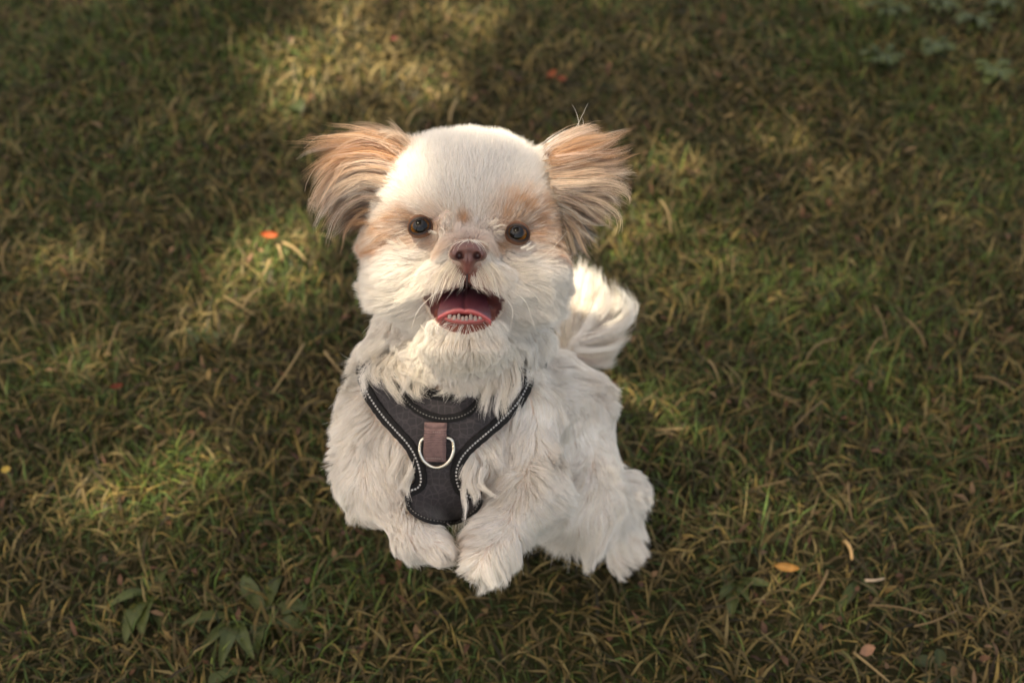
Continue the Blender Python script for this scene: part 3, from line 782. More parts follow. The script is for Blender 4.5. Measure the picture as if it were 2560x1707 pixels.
for strokes, cols in ((EL, cl), (ER, cr)):
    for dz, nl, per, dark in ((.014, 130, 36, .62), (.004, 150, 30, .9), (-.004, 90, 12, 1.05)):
        st = [[(p[0], p[1], p[2] + dz) for p in q] for q in strokes]
        P, u, lid = locks(st, nl, per, 13, (9, 9, .006), (14, 14, .008) if dz > 0 else (22, 22, .01), (5, 13), 5.5, (.35, 1.0) if dz > 0 else (.45, 1.1))
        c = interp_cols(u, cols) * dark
        tone = RNG.random(nl)[lid]
        c = mix(c, .35 * (tone > .78), WHITE * .88); c = mix(c, .30 * (tone < .14), DARK); c = mix(c, .35 * ((tone > .3) & (tone < .45)), TAN)
        curves_obj('ear_fur', P, vary(c, .12), np.full(len(P), .00011) * RNG.uniform(.8, 1.3, len(P)))

TP = [Z([(1415, 880), (1410, 800), (1412, 720), (1425, 660)], 1.235, 1.22), Z([(1425, 870), (1435, 780), (1445, 700), (1460, 650)], 1.235, 1.22), Z([(1432, 865), (1462, 780), (1480, 710), (1482, 655)], 1.232, 1.215), Z([(1435, 860), (1485, 790), (1512, 730), (1500, 680)], 1.23, 1.21),
      Z([(1438, 855), (1505, 800), (1555, 760), (1545, 715), (1515, 692)], 1.228, 1.205), Z([(1438, 852), (1510, 822), (1572, 792), (1584, 758), (1552, 716)], 1.226, 1.205), Z([(1438, 860), (1510, 838), (1565, 815), (1580, 785)], 1.226, 1.21), Z([(1438, 868), (1500, 862), (1550, 845), (1562, 815)], 1.228, 1.215),
      Z([(1435, 880), (1485, 888), (1530, 878), (1545, 850)], 1.23, 1.22), Z([(1430, 890), (1470, 908), (1505, 912), (1525, 895)], 1.235, 1.225)]
TA = TP[:3] + [Z([(1435, 862), (1478, 795), (1502, 735), (1494, 684)], 1.23, 1.21), Z([(1438, 858), (1495, 808), (1540, 764), (1534, 716)], 1.228, 1.208)]
TB = [Z([(1440, 850), (1505, 828), (1568, 796), (1586, 762), (1558, 720), (1512, 690)], 1.226, 1.205), Z([(1440, 856), (1510, 838), (1564, 812), (1580, 780), (1566, 745)], 1.226, 1.21)]
TC = TP[7:]
for grp, layers in ((TA, ((.022, 75, 36), (.006, 75, 30))), (TB, ((.006, 24, 14), (-.003, 20, 10))), (TC, ((.02, 45, 36), (.004, 40, 30)))):
    for dz, nl, per in layers:
        st = [[(p[0], p[1], p[2] + dz) for p in q] for q in grp]
        P, u, lid = locks(st, nl, per, 14, (5, 5, .008), (8, 8, .01) if grp is not TB else (15, 15, .012), (6, 14), 7.0, (.6, 1.02) if grp is not TB else (.5, 1.02))
        tone = RNG.random(nl)[lid]; c = np.tile(WHITE, (len(P), 1)); c = mix(c, .45 * (tone < .3), CREAM); c = mix(c, .25 * (tone > .85), PEACH)
        curves_obj('tail_fur', P, vary(c, .06), np.full(len(P), .00013) * RNG.uniform(.8, 1.3, len(P)))

# ruff tufts hanging over the harness
TU = [((985, 890), (965, 935), (985, 985), (1005, 1005)), ((1010, 900), (1005, 950), (1015, 985), (1045, 1008)), ((960, 890), (930, 930), (945, 965), (965, 985)), ((1050, 905), (1045, 950), (1050, 975), (1075, 985)),
      ((1190, 900), (1180, 940), (1150, 975), (1130, 1005)), ((1215, 900), (1215, 950), (1200, 1000), (1190, 1045)), ((1240, 905), (1245, 960), (1225, 1005), (1232, 1030)), ((1265, 905), (1275, 960), (1260, 1000), (1272, 1028)), 
      ((1100, 905), (1110, 945), (1095, 968), (1070, 975)), ((1160, 905), (1155, 940), (1165, 965), (1140, 975)), ((1060, 890), (1030, 930), (1020, 965), (1000, 985)), ((1130, 905), (1150, 935), (1180, 955), (1190, 985)), ((1200, 910), (1215, 945), (1225, 980), (1215, 1010)),
      ((945, 860), (915, 890), (905, 905), (892, 905))]
TD = [((1034, 1140), (1026, 1185), (1010, 1225), (998, 1256)), ((1030, 1150), (1022, 1190), (1014, 1215), (1020, 1245)), ((1005, 1145), (990, 1185), (978, 1212), (985, 1238)), ((1182, 1150), (1166, 1205), (1172, 1255), (1166, 1292)), ((1190, 1160), (1176, 1205), (1182, 1250), (1176, 1275)), ((1205, 1170), (1190, 1210), (1208, 1240), (1236, 1252)), ((1175, 1130), (1158, 1165), (1150, 1192), (1136, 1208))]
allP, allC = [], []
for strokes, d0, d1, spread, reps in ((TU, 1.043, 1.017, 8, 3), (TD, 1.048, 1.026, 5, 2)):
    for st in strokes:
        for rep in range(reps):
            nn = 75; off = RNG.normal(size=2) * (11 if reps == 3 else 5); te = RNG.normal(size=2) * 14; sh = RNG.uniform(.72, 1.05)
            st2 = [(st[0][0] + (p[0] - st[0][0]) * sh + off[0] + te[0] * i / 3, st[0][1] + (p[1] - st[0][1]) * sh + off[1] + te[1] * i / 3) for i, p in enumerate(st)]
            S = Z(st2, d0, d1 + RNG.uniform(0, .008))
            P, u = fan([S, [(p[0] + 5, p[1] + 3, p[2] + .003) for p in S]], nn, 11, spread, .005, (.5, 1.03), wob=1.6)
            ctr = P.mean(0, keepdims=True); s = (np.linspace(0, 1, 11) ** 1.1 * .74)[None, :, None]
            P = P + (ctr - P) * s * RNG.uniform(.35, 1.05, (nn, 1, 1))
            allP.append(P); c = np.tile(WHITE * .97, (nn, 1)); allC.append(mix(c, np.full(nn, RNG.uniform(0, .5)), CREAM))
P = np.concatenate(allP); c = np.concatenate(allC)
curves_obj('tuft_fur', P, vary(c, .06), np.full(len(P), .0001) * RNG.uniform(.8, 1.25, len(P)))

# moustache strands and inner-eye tufts (lighter, thicker locks)
MO = [((1128, 655), (1105, 690), (1092, 725), (1080, 748)), ((1135, 662), (1115, 690), (1105, 718), (1100, 738)), ((1140, 670), (1126, 695), (1118, 715), (1112, 730)), ((1148, 680), (1138, 700), (1132, 716), (1128, 728)), ((1155, 688), (1148, 704), (1146, 714), (1142, 724)),
      ((1210, 655), (1232, 690), (1242, 722), (1249, 745)), ((1205, 662), (1222, 692), (1230, 718), (1232, 738)), ((1198, 670), (1212, 695), (1220, 715), (1222, 730)), ((1190, 680), (1198, 700), (1204, 716), (1206, 728)), ((1182, 688), (1187, 704), (1190, 714), (1194, 724)), ((1222, 655), (1245, 680), (1258, 705), (1270, 730)), ((1118, 655), (1095, 680), (1082, 705), (1070, 728))]
NOSEH = [((1166, 598), (1150, 606), (1138, 620), (1132, 640)), ((1168, 598), (1156, 606), (1148, 616), (1144, 628)), ((1170, 598), (1163, 606), (1158, 614), (1156, 624)), ((1174, 598), (1180, 606), (1184, 616), (1186, 626)), ((1176, 598), (1190, 606), (1198, 618), (1202, 632)), ((1178, 598), (1196, 606), (1208, 620), (1213, 640)), ((1160, 600), (1140, 604), (1124, 616), (1112, 634)), ((1180, 600), (1204, 604), (1220, 616), (1230, 632)), ((1172, 600), (1170, 608), (1168, 614), (1167, 620))]
EYT = [((1100, 565), (1108, 575), (1106, 592), (1100, 610)), ((1098, 575), (1102, 590), (1100, 603), (1098, 614)), ((1090, 584), (1080, 580), (1074, 578), (1066, 577)), ((1236, 582), (1248, 579), (1256, 577), (1264, 578)), ((1232, 570), (1246, 564), (1258, 562), (1270, 566)), ((1225, 562), (1238, 552), (1246, 546), (1252, 542)), ((1300, 622), (1312, 618), (1322, 610), (1324, 604)), ((1316, 625), (1330, 618), (1336, 610), (1338, 604)), ((1012, 616), (1000, 606), (992, 596), (990, 588)), ((1000, 622), (985, 612), (972, 606), (958, 598))]
allP, allC = [], []
for strokes, dpt, spread, nn in ((MO, (0.974, 0.969), 5.5, 22), (EYT, (0.986, 0.982), 2.6, 10), (NOSEH, (0.9625, 0.957), 1.8, 4)):
    for st in strokes:
        S = Z(st, *dpt); S2 = [(p[0] + 3, p[1] + 2, p[2] + .001) for p in S]
        P, u = fan([S, S2], nn, 9, spread, .0016, (.6, 1.03), wob=.5)
        ctr = P.mean(0, keepdims=True); s = (np.linspace(0, 1, 9) ** 1.3 * .65)[None, :, None]
        P = P + (ctr - P) * s * RNG.uniform(.3, 1.05, (nn, 1, 1))
        allP.append(P); allC.append(mix(np.tile(WHITE, (nn, 1)), np.full(nn, RNG.uniform(.3, .9)), CREAM))
P = np.concatenate(allP); c = np.concatenate(allC)
curves_obj('moustache_fur', P, vary(c, .06), np.full(len(P), .000095) * RNG.uniform(.8, 1.25, len(P)))

# whiskers and stray hairs
WK = [(((1090, 700), (1040, 715), (990, 735), (945, 765)), .97), (((1085, 712), (1020, 740), (975, 770), (960, 800)), .97), (((1095, 725), (1050, 770), (1035, 800), (1028, 830)), .968), (((1250, 700), (1300, 715), (1340, 740), (1362, 768)), .97), (((1255, 715), (1310, 750), (1330, 800), (1342, 835)), .968), (((1248, 725), (1280, 770), (1278, 810), (1275, 832)), .97),
      (((1375, 360), (1430, 330), (1455, 290), (1470, 258)), 1.03), (((1440, 335), (1447, 310), (1440, 280), (1430, 262)), 1.03), (((1450, 335), (1458, 310), (1456, 295)), 1.03), (((1130, 840), (1120, 870), (1135, 890), (1150, 905)), .975), (((1050, 810), (1070, 835), (1090, 850), (1100, 850)), .985), (((1180, 842), (1190, 865), (1186, 885)), .975), (((1330, 650), (1370, 630), (1400, 600), (1418, 578)), .985), (((1060, 590), (1010, 640), (990, 625)), .985), (((815, 460), (790, 490), (770, 500), (795, 520)), 1.02), (((880, 360), (820, 340), (790, 345), (760, 372)), 1.02), (((850, 400), (795, 415), (768, 455), (762, 480)), 1.02)]
for pts, d in WK:
    Q = resample(Z(pts, d + .01, d - .004), 12)[None]
    P = Cv(Q[..., 0], Q[..., 1], Q[..., 2])
    ear = d > 1.0 and pts[0][0] < 1000 and pts[0][1] < 600
    o = curves_obj('whisker', P, np.array([TANL if ear else (.80, .73, .62)]), np.array([.00016]), tip=.25)
    o['kind'] = 'thing'; del o['kind']
# ================================================================== THE HARNESS
def chest_sdf(p):
    d = seg_sdf(p, 'torso')
    return smin(smin(d, seg_sdf(p, 'leg_l'), .022), seg_sdf(p, 'leg_r'), .022)
def trace(x, y, off):
    x, y = np.asarray(x, float), np.asarray(y, float)
    ray = Cv(x, y, np.ones_like(x)); ln = np.linalg.norm(ray, axis=-1)
    d = np.full(x.shape, 0.96)
    for _ in range(36): d = np.minimum(d + (chest_sdf(ray * d[..., None]) - off) * .9 / ln, 1.16)
    return d
GX, GY = np.arange(880, 1350, 5.0), np.arange(850, 1325, 5.0)
gx, gy = np.meshgrid(GX, GY, indexing='ij')
gd = trace(gx, gy, .0062)
for _ in range(14):
    q = np.pad(gd, 1, mode='edge'); gd = np.minimum(gd, .25 * (q[2:, 1:-1] + q[:-2, 1:-1] + q[1:-1, 2:] + q[1:-1, :-2]) + .0004)
    q = np.pad(gd, 1, mode='edge'); gd = .5 * gd + .125 * (q[2:, 1:-1] + q[:-2, 1:-1] + q[1:-1, 2:] + q[1:-1, :-2])
def hdepth(x, y):
    fx = np.clip((np.asarray(x, float) - GX[0]) / 5, 0, len(GX) - 1.001); fy = np.clip((np.asarray(y, float) - GY[0]) / 5, 0, len(GY) - 1.001)
    i, j = fx.astype(int), fy.astype(int); a, b = fx - i, fy - j
    return (gd[i, j] * (1 - a) + gd[i + 1, j] * a) * (1 - b) + (gd[i, j + 1] * (1 - a) + gd[i + 1, j + 1] * a) * b

HAR_ORG = cam_to_world(C(1100, 1300, float(hdepth(1100, 1300))))
har = bpy.data.objects.new('dog_harness', None); har.location = HAR_ORG; har.empty_display_size = .03; COL.objects.link(har)
tag(har, 'charcoal fabric chest harness with black dotted edging on the white dog', 'harness')
def har_part(name, pts_cam, faces, mat, parent=None, smooth=True, colors=None):
    return mesh_np(name, cam_to_world(pts_cam) - HAR_ORG, faces, mat, parent=parent or har, smooth=smooth, colors=colors)

t = NT('harness_fabric'); b = t.add('ShaderNodeBsdfPrincipled'); b.inputs['Roughness'].default_value = .75
b.inputs['Sheen Weight'].default_value = .25; b.inputs['Specular IOR Level'].default_value = .25
tc = t.add('ShaderNodeTexCoord'); vo = t.add('ShaderNodeTexVoronoi'); vo.feature = 'DISTANCE_TO_EDGE'; vo.inputs['Scale'].default_value = 190; vo.inputs['Randomness'].default_value = .55
nz = t.add('ShaderNodeTexNoise'); nz.inputs['Scale'].default_value = 45; nz.inputs['Detail'].default_value = 5
wv = t.add('ShaderNodeTexNoise'); wv.inputs['Scale'].default_value = 1600
cr_ = t.add('ShaderNodeValToRGB'); cr_.color_ramp.elements[0].position = .0; cr_.color_ramp.elements[0].color = (*lin(74, 67, 68), 1); cr_.color_ramp.elements[1].position = .10; cr_.color_ramp.elements[1].color = (*lin(52, 47, 48), 1)
mx = t.add('ShaderNodeMix', data_type='RGBA', blend_type='MULTIPLY'); mx.inputs['Factor'].default_value = .5
for n_ in (vo, nz, wv): t.link(tc.outputs['Object'], n_.inputs['Vector'])
t.link(vo.outputs['Distance'], cr_.inputs[0]); t.link(cr_.outputs[0], mx.inputs['A']); t.link(nz.outputs['Fac'], mx.inputs['B']); t.link(mx.outputs['Result'], b.inputs['Base Color'])
m1 = t.add('ShaderNodeMath', operation='MULTIPLY'); m1.inputs[1].default_value = .25
b1 = t.add('ShaderNodeBump'); b1.inputs['Strength'].default_value = .6; b1.inputs['Distance'].default_value = .0012
b2 = t.add('ShaderNodeBump'); b2.inputs['Strength'].default_value = .5; b2.inputs['Distance'].default_value = .0012
t.link(nz.outputs['Fac'], b1.inputs['Height']); t.link(wv.outputs['Fac'], m1.inputs[0]); t.link(m1.outputs[0], b2.inputs['Height']); t.link(b1.outputs[0], b2.inputs['Normal']); t.link(b2.outputs[0], b.inputs['Normal'])
t.surf(b.outputs[0]); m_fab = t.m

def mat_webbing(name, col, scale=900):
    t = NT(name); b = t.add('ShaderNodeBsdfPrincipled'); b.inputs['Roughness'].default_value = .7; b.inputs['Specular IOR Level'].default_value = .3
    tc = t.add('ShaderNodeTexCoord'); w = t.add('ShaderNodeTexWave'); w.inputs['Scale'].default_value = scale; w.inputs['Distortion'].default_value = 1.5
    nz = t.add('ShaderNodeTexNoise'); nz.inputs['Scale'].default_value = 250
    mp = t.add('ShaderNodeMapping'); mp.inputs['Rotation'].default_value = (0, math.radians(90), math.radians(8))
    t.link(tc.outputs['Object'], mp.inputs[0]); t.link(mp.outputs[0], w.inputs['Vector']); t.link(tc.outputs['Object'], nz.inputs['Vector'])
    ad = t.add('ShaderNodeMath', operation='MULTIPLY_ADD'); ad.inputs[1].default_value = .5
    t.link(w.outputs['Fac'], ad.inputs[0]); t.link(nz.outputs['Fac'], ad.inputs[2])
    r = t.add('ShaderNodeValToRGB'); r.color_ramp.elements[0].position = .3; r.color_ramp.elements[0].color = (*(np.array(col) * .6), 1); r.color_ramp.elements[1].position = .95; r.color_ramp.elements[1].color = (*(np.array(col) * 1.35), 1)
    t.link(ad.outputs[0], r.inputs[0]); t.link(r.outputs[0], b.inputs['Base Color'])
    bp = t.add('ShaderNodeBump'); bp.inputs['Strength'].default_value = .7; bp.inputs['Distance'].default_value = .0006
    t.link(w.outputs['Fac'], bp.inputs['Height']); t.link(bp.outputs[0], b.inputs['Normal']); t.surf(b.outputs[0]); return t.m
m_bind = mat_webbing('black_binding', lin(24, 22, 22), 700)
m_tab = mat_webbing('brown_webbing', lin(112, 88, 84), 420)
m_stitch = mat_simple('reflective_stitching', lin(190, 186, 182), .5, noise=.2, nscale=2000)
m_stitch2 = mat_simple('dull_stitching', lin(120, 116, 110), .6, noise=.2, nscale=2000)
m_ring = mat_simple('ring_metal', lin(196, 190, 176), .22, metallic=1.0, noise=.12, nscale=300)

COLLAR = [(985, 850), (1000, 900), (1030, 950), (1065, 978), (1110, 990), (1152, 980), (1185, 952), (1215, 900), (1232, 850)]
inside = in_poly(gx, gy, PANEL) & ~in_poly(gx, gy, COLLAR)
# grow by a cell so the binding hides the stepped border
ids = np.full(gx.shape, -1); ids[inside] = np.arange(inside.sum())
crease = .0006 * np.exp(-((gy - 1184 - (gx - 1100) * .05) / 4) ** 2) + .0005 * np.exp(-((gy - 1064 - (gx - 1200) * .03) / 4) ** 2) + field(np.stack((gx, gy, gx * 0), -1) * .001, 60)[..., 0] * .0004
top = Cv(gx, gy, gd + crease)[inside]
q = np.stack((ids[:-1, :-1], ids[:-1, 1:], ids[1:, 1:], ids[1:, :-1]), -1).reshape(-1, 4)
q = q[(q >= 0).all(1)]
n0 = len(top); bot = top.copy(); bot[:, 2] -= .0018
har_part('chest_panel', np.vstack((top, bot)), [np.concatenate((q, q[:, ::-1] + n0))], m_fab)

def smooth_px(pts, k):
    p3 = np.array([(a, b_, 0.0) for a, b_ in pts]); s = resample(p3, k * 4)[:, :2]
    L = np.concatenate(([0], np.cumsum(np.linalg.norm(np.diff(s, axis=0), axis=1)))); u = np.linspace(0, L[-1], k)
    return np.stack((np.interp(u, L, s[:, 0]), np.interp(u, L, s[:, 1])), -1)
def frame_along(px, inset=0.0):
    """points on the harness with tangent, outward and side vectors (camera space)"""
    P = Cv(px[:, 0], px[:, 1], hdepth(px[:, 0], px[:, 1]))
    T = unit(np.gradient(P, axis=0))
    e = 6.0
    nrm = unit(np.cross(Cv(px[:, 0] + e, px[:, 1], hdepth(px[:, 0] + e, px[:, 1])) - P, Cv(px[:, 0], px[:, 1] - e, hdepth(px[:, 0], px[:, 1] - e)) - P))
    nrm[nrm[:, 2] < 0] *= -1
    for _ in range(3): nrm[1:-1] = unit(nrm[1:-1] + .5 * (nrm[:-2] + nrm[2:]))
    S = unit(np.cross(T, nrm)); return P, T, nrm, S
def strip(name, px, half_mm, thick_mm, mat, lift_mm=0.0, wobble=0.0):
    P, T, N, S = frame_along(px); V = []
    prof = [(-1, -.8), (-1.02, .2), (-.85, .8), (-.4, 1.0), (0, .93), (.4, 1.0), (.85, .8), (1.02, .2), (1, -.8)]
    wb = 1 + wobble * np.sin(np.arange(len(P)) * 1.3 + 2 * np.sin(np.arange(len(P)) * .37))
    for i in range(len(P)):
        for a, c in prof: V.append(P[i] + S[i] * a * half_mm * wb[i] / 1000 + N[i] * (c * thick_mm + lift_mm + wobble * 2 * math.sin(i * .9)) / 1000)
    m = len(prof); F = [(i * m + j, i * m + j + 1, (i + 1) * m + j + 1, (i + 1) * m + j) for i in range(len(P) - 1) for j in range(m - 1)]
    F += [(i * m + m - 1, i * m, (i + 1) * m, (i + 1) * m + m - 1) for i in range(len(P) - 1)]
    return har_part(name, np.array(V), np.array(F), mat)
def dashes(name, px, step_px, ln_px, w_px, lift_mm, side_px, mat, parent):
    L = np.concatenate(([0], np.cumsum(np.linalg.norm(np.diff(px, axis=0), axis=1)))); u = np.arange(4, L[-1] - 4, step_px)
    c = np.stack((np.interp(u, L, px[:, 0]), np.interp(u, L, px[:, 1])), -1)
    P, T, N, S = frame_along(c); V, F = [], []
    for i in range(len(P)):
        o = P[i] + S[i] * R(side_px, 1.05) + N[i] * lift_mm / 1000; a, b_ = T[i] * R(ln_px / 2, 1.05) * RNG.uniform(.8, 1.1), S[i] * R(w_px / 2, 1.05)
        k = len(V)
        V += [o - a - b_, o + a - b_, o + a + b_, o - a + b_] + [o - a * .7 - b_ * .6 + N[i] * .0004, o + a * .7 - b_ * .6 + N[i] * .0004, o + a * .7 + b_ * .6 + N[i] * .0004, o - a * .7 + b_ * .6 + N[i] * .0004]
        F += [(k + 4, k + 5, k + 6, k + 7), (k, k + 1, k + 5, k + 4), (k + 1, k + 2, k + 6, k + 5), (k + 2, k + 3, k + 7, k + 6), (k + 3, k, k + 4, k + 7)]
    o = har_part(name, np.array(V), np.array(F), mat, parent=parent, smooth=False); tag(o, kind='stuff'); return o

LEFT = smooth_px([(906, 860), (902, 905), (908, 945), (921, 983), (940, 1014), (964, 1046), (993, 1078), (1020, 1108), (1038, 1137), (1049, 1170), (1052, 1200), (1043, 1218), (1024, 1226)], 80)
RIGHT = smooth_px([(1322, 860), (1325, 925), (1316, 965), (1298, 1000), (1272, 1031), (1239, 1062), (1206, 1090), (1175, 1117), (1152, 1144), (1141, 1172), (1142, 1200), (1155, 1226), (1182, 1240)], 80)
LOBE = smooth_px([(1018, 1240), (1024, 1270), (1044, 1289), (1074, 1302), (1108, 1307), (1142, 1303), (1172, 1290), (1194, 1272), (1204, 1248)], 50)
NECK = smooth_px([(975, 900), (990, 950), (1012, 992), (1038, 1020), (1070, 1038), (1110, 1046), (1150, 1040), (1180, 1022), (1203, 990), (1228, 940), (1245, 900)], 60)
COLL = smooth_px([(1000, 900), (1030, 948), (1065, 978), (1110, 989), (1152, 980), (1185, 952), (1212, 905)], 40)
for px, hw, th, lift, wob, dsh in ((LEFT, 4.5, 1.5, .5, .05, (8.5, 5.5, 4.2, 2.15, -1, m_stitch)), (RIGHT, 4.5, 1.5, .5, .05, (8.5, 5.5, 4.2, 2.15, 1, m_stitch)), (LOBE, 1.9, 1.1, .3, .03, (8, 4, 2.6, 1.45, 0, m_stitch2)), (NECK, 3.0, 1.2, .3, .05, (8, 4, 2.6, 1.6, 1, m_stitch2)), (COLL, 3.6, 1.3, .3, .04, (8, 4, 2.6, 1.7, 2, m_stitch2))):
    s_ = strip('binding', px, hw, th, m_bind, lift, wob)
    dashes('stitching', px, dsh[0], dsh[1], dsh[2], dsh[3], dsh[4], dsh[5], s_)

# webbing loop and D ring
TABC = smooth_px([(1090, 1056), (1089, 1090), (1088, 1120), (1088, 1150)], 26)
P, T, N, S = frame_along(TABC); V, F = [], []
hw = R(28, 1.04)
for i in range(len(P)):
    u = i / (len(P) - 1); lf = .0006 + .0022 * min(u * 5, 1) + .0012 * math.sin(u * math.pi) + (.0005 if .28 < u < .86 else 0)
    wv_ = 1 + .02 * math.sin(i * .8)
    for a, c in ((-1, 0), (-1, .0011), (-.5, .0013), (.5, .0013), (1, .0011), (1, 0)): V.append(P[i] + S[i] * hw * a * wv_ + N[i] * (lf + c))
for i in range(len(P) - 1):
    for j in range(6): F.append((i * 6 + j, i * 6 + (j + 1) % 6, (i + 1) * 6 + (j + 1) % 6, (i + 1) * 6 + j))
ends = np.array([[0, 1, 2, 3, 4, 5][::-1], [len(V) - 6 + j for j in range(6)]])
tab = har_part('webbing_loop', np.array(V), [np.array(F), ends], m_tab, smooth=False)
for yy in (1078, 1140):
    dashes('stitching', smooth_px([(1066, yy), (1112, yy + 2)], 8), 5, 3.2, 2, 4.6 if yy == 1078 else 5.2, 0, mat_simple('brown_thread', lin(150, 132, 124), .7), tab)
ring_px = smooth_px([(1092, 1094), (1066, 1094), (1055, 1100), (1052, 1112), (1053, 1127), (1061, 1146), (1076, 1159), (1092, 1163), (1108, 1159), (1123, 1146), (1131, 1127), (1132, 1112), (1129, 1100), (1118, 1094), (1092, 1094)], 90)
P, T, N, S = frame_along(ring_px)
lift = np.where(ring_px[:, 1] < 1104, .0012, .0012 + .0026 * np.clip((ring_px[:, 1] - 1104) / 20, 0, 1))
d0 = hdepth(1092, 1130); ringP = Cv(ring_px[:, 0], ring_px[:, 1], np.full(len(P), float(d0))) * .55 + P * .45 + N * lift[:, None]
v, f = tube(ringP, .00135, 12, cap=False)
har_part('ring', v, f, m_ring)

# strap that carries the panel round the back of the neck
nc = C(1140, 885, 1.115); loop = []
for a in np.linspace(math.radians(178), math.radians(362), 40):
    d_ = unit(np.array((math.cos(a), .10 * math.sin(-a) * 0 - .12 * math.sin(a), math.sin(a)))); r_ = .02
    for _ in range(60):
        if chest_sdf((nc + d_ * r_)[None])[0] > .0060: break
        r_ += .0015
    loop.append((nc + d_ * r_, d_))
LP = np.array([q[0] for q in loop]); LP[1:-1] = .5 * LP[1:-1] + .25 * (LP[:-2] + LP[2:])
V, F = [], []
Tn = unit(np.gradient(LP, axis=0))
for i in range(len(LP)):
    n_ = loop[i][1]; s2 = unit(np.cross(Tn[i], n_))
    for a, c in ((-1, 0), (-1, .6), (-.7, 1), (.7, 1), (1, .6), (1, 0)): V.append(LP[i] + s2 * a * .011 + n_ * c * .002)
for i in range(len(LP) - 1):
    for j in range(6): F.append((i * 6 + j, i * 6 + (j + 1) % 6, (i + 1) * 6 + (j + 1) % 6, (i + 1) * 6 + j))
har_part('neck_strap', np.array(V), np.array(F), m_fab)
# ================================================================== THE LAWN
t = NT('soil_thatch'); b = t.add('ShaderNodeBsdfPrincipled'); b.inputs['Roughness'].default_value = .95; b.inputs['Specular IOR Level'].default_value = .1
tc = t.add('ShaderNodeTexCoord'); n1 = t.add('ShaderNodeTexNoise'); n1.inputs['Scale'].default_value = 38; n1.inputs['Detail'].default_value = 8; n1.inputs['Roughness'].default_value = .7
n2 = t.add('ShaderNodeTexNoise'); n2.inputs['Scale'].default_value = 1.4; n2.inputs['Detail'].default_value = 3
r = t.add('ShaderNodeValToRGB'); e = r.color_ramp.elements; e[0].position = .3; e[0].color = (.012, .009, .005, 1); e[1].position = .72; e[1].color = (.060, .040, .022, 1)
e2 = e.new(.52); e2.color = (.026, .021, .010, 1)
mx = t.add('ShaderNodeMix', data_type='RGBA', blend_type='MIX'); mx.inputs['B'].default_value = (.035, .042, .013, 1)
mr = t.add('ShaderNodeMapRange'); mr.inputs['From Min'].default_value = .35; mr.inputs['From Max'].default_value = .65; mr.inputs['To Max'].default_value = .7
t.link(tc.outputs['Object'], n1.inputs['Vector']); t.link(tc.outputs['Object'], n2.inputs['Vector']); t.link(n1.outputs['Fac'], r.inputs[0]); t.link(n2.outputs['Fac'], mr.inputs['Value']); t.link(mr.outputs[0], mx.inputs['Factor']); t.link(r.outputs[0], mx.inputs['A']); t.link(mx.outputs['Result'], b.inputs['Base Color'])
bp = t.add('ShaderNodeBump'); bp.inputs['Strength'].default_value = 1; bp.inputs['Distance'].default_value = .01; t.link(n1.outputs['Fac'], bp.inputs['Height']); t.link(bp.outputs[0], b.inputs['Normal']); t.surf(b.outputs[0])
m_soil = t.m
def ghash(x, y): return .006 * np.sin(x * 7.1 + 1.3 * np.sin(y * 5.3)) + .005 * np.sin(y * 8.7 + 1.1 * np.sin(x * 6.1)) + .0025 * np.sin(x * 23 + y * 17)
def gz(x, y): return (ghash(x, y) - .004) * np.exp(-((x / 4) ** 2 + (y / 4) ** 2) ** 2)
# one sheet: fine in the middle, reaching the horizon
ax = np.concatenate((-np.geomspace(900, 3.2, 14), np.linspace(-3, 3, 151), np.geomspace(3.2, 900, 14)))
X, Y = np.meshgrid(ax, ax, indexing='ij'); nA = len(ax)
V = np.stack((X, Y, gz(X, Y)), -1).reshape(-1, 3)
I = np.arange(nA * nA).reshape(nA, nA); Q = np.stack((I[:-1, :-1], I[1:, :-1], I[1:, 1:], I[:-1, 1:]), -1).reshape(-1, 4)
ground = mesh_np('ground', V, Q, m_soil); tag(ground, 'dry brown soil and thatch under the lawn', kind='structure')

# ---- grass blades: one mass nobody could count
def noise2(x, y, f, s):
    return np.sin(x * f + 2.1 * np.sin(y * f * .7 + s)) * .5 + np.sin(y * f * 1.13 + 1.7 * np.sin(x * f * .83 + 2 * s)) * .5
def blades(x, y, L, Wd, lean, az, curl, col):
    """5-vertex blades: base pair, middle pair, tip"""
    n = len(x); z0 = gz(x, y) - .003
    d = np.stack((np.cos(az), np.sin(az), np.zeros(n)), -1); side = np.stack((-np.sin(az), np.cos(az), np.zeros(n)), -1)
    tw = RNG.uniform(-.6, .6, n); side = side * np.cos(tw)[:, None] + np.array((0, 0, 1.0)) * np.sin(tw)[:, None] * .5
    B0 = np.stack((x, y, z0), -1); up = np.array((0, 0, 1.0))
    a1 = lean * .55; a2 = np.clip(lean + curl, 0, 1.75)
    M = B0 + (d * np.sin(a1)[:, None] + up * np.cos(a1)[:, None]) * (L * .5)[:, None]
    Tp = M + (d * np.sin(a2)[:, None] + up * np.cos(a2)[:, None]) * (L * .5)[:, None]
    w = Wd[:, None] / 2
    V = np.stack((B0 - side * w * .8, B0 + side * w * .8, M - side * w, M + side * w, Tp), 1).reshape(-1, 3)
    V[:, 2] = np.maximum(V[:, 2], gz(V[:, 0], V[:, 1]) - .002)
    k = np.arange(n)[:, None] * 5
    quad = k + np.array((0, 1, 3, 2)); tri = k + np.array((2, 3, 4))
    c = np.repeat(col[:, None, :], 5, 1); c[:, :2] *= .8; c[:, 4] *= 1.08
    return V, quad, tri, c.reshape(-1, 3)
GREENS = np.array([lin(98, 106, 44), lin(80, 94, 40), lin(114, 118, 56), lin(88, 102, 56), lin(70, 84, 36), lin(102, 116, 62), lin(92, 96, 40)])
GREENS = GREENS * np.array((.93, 1.06, .95))
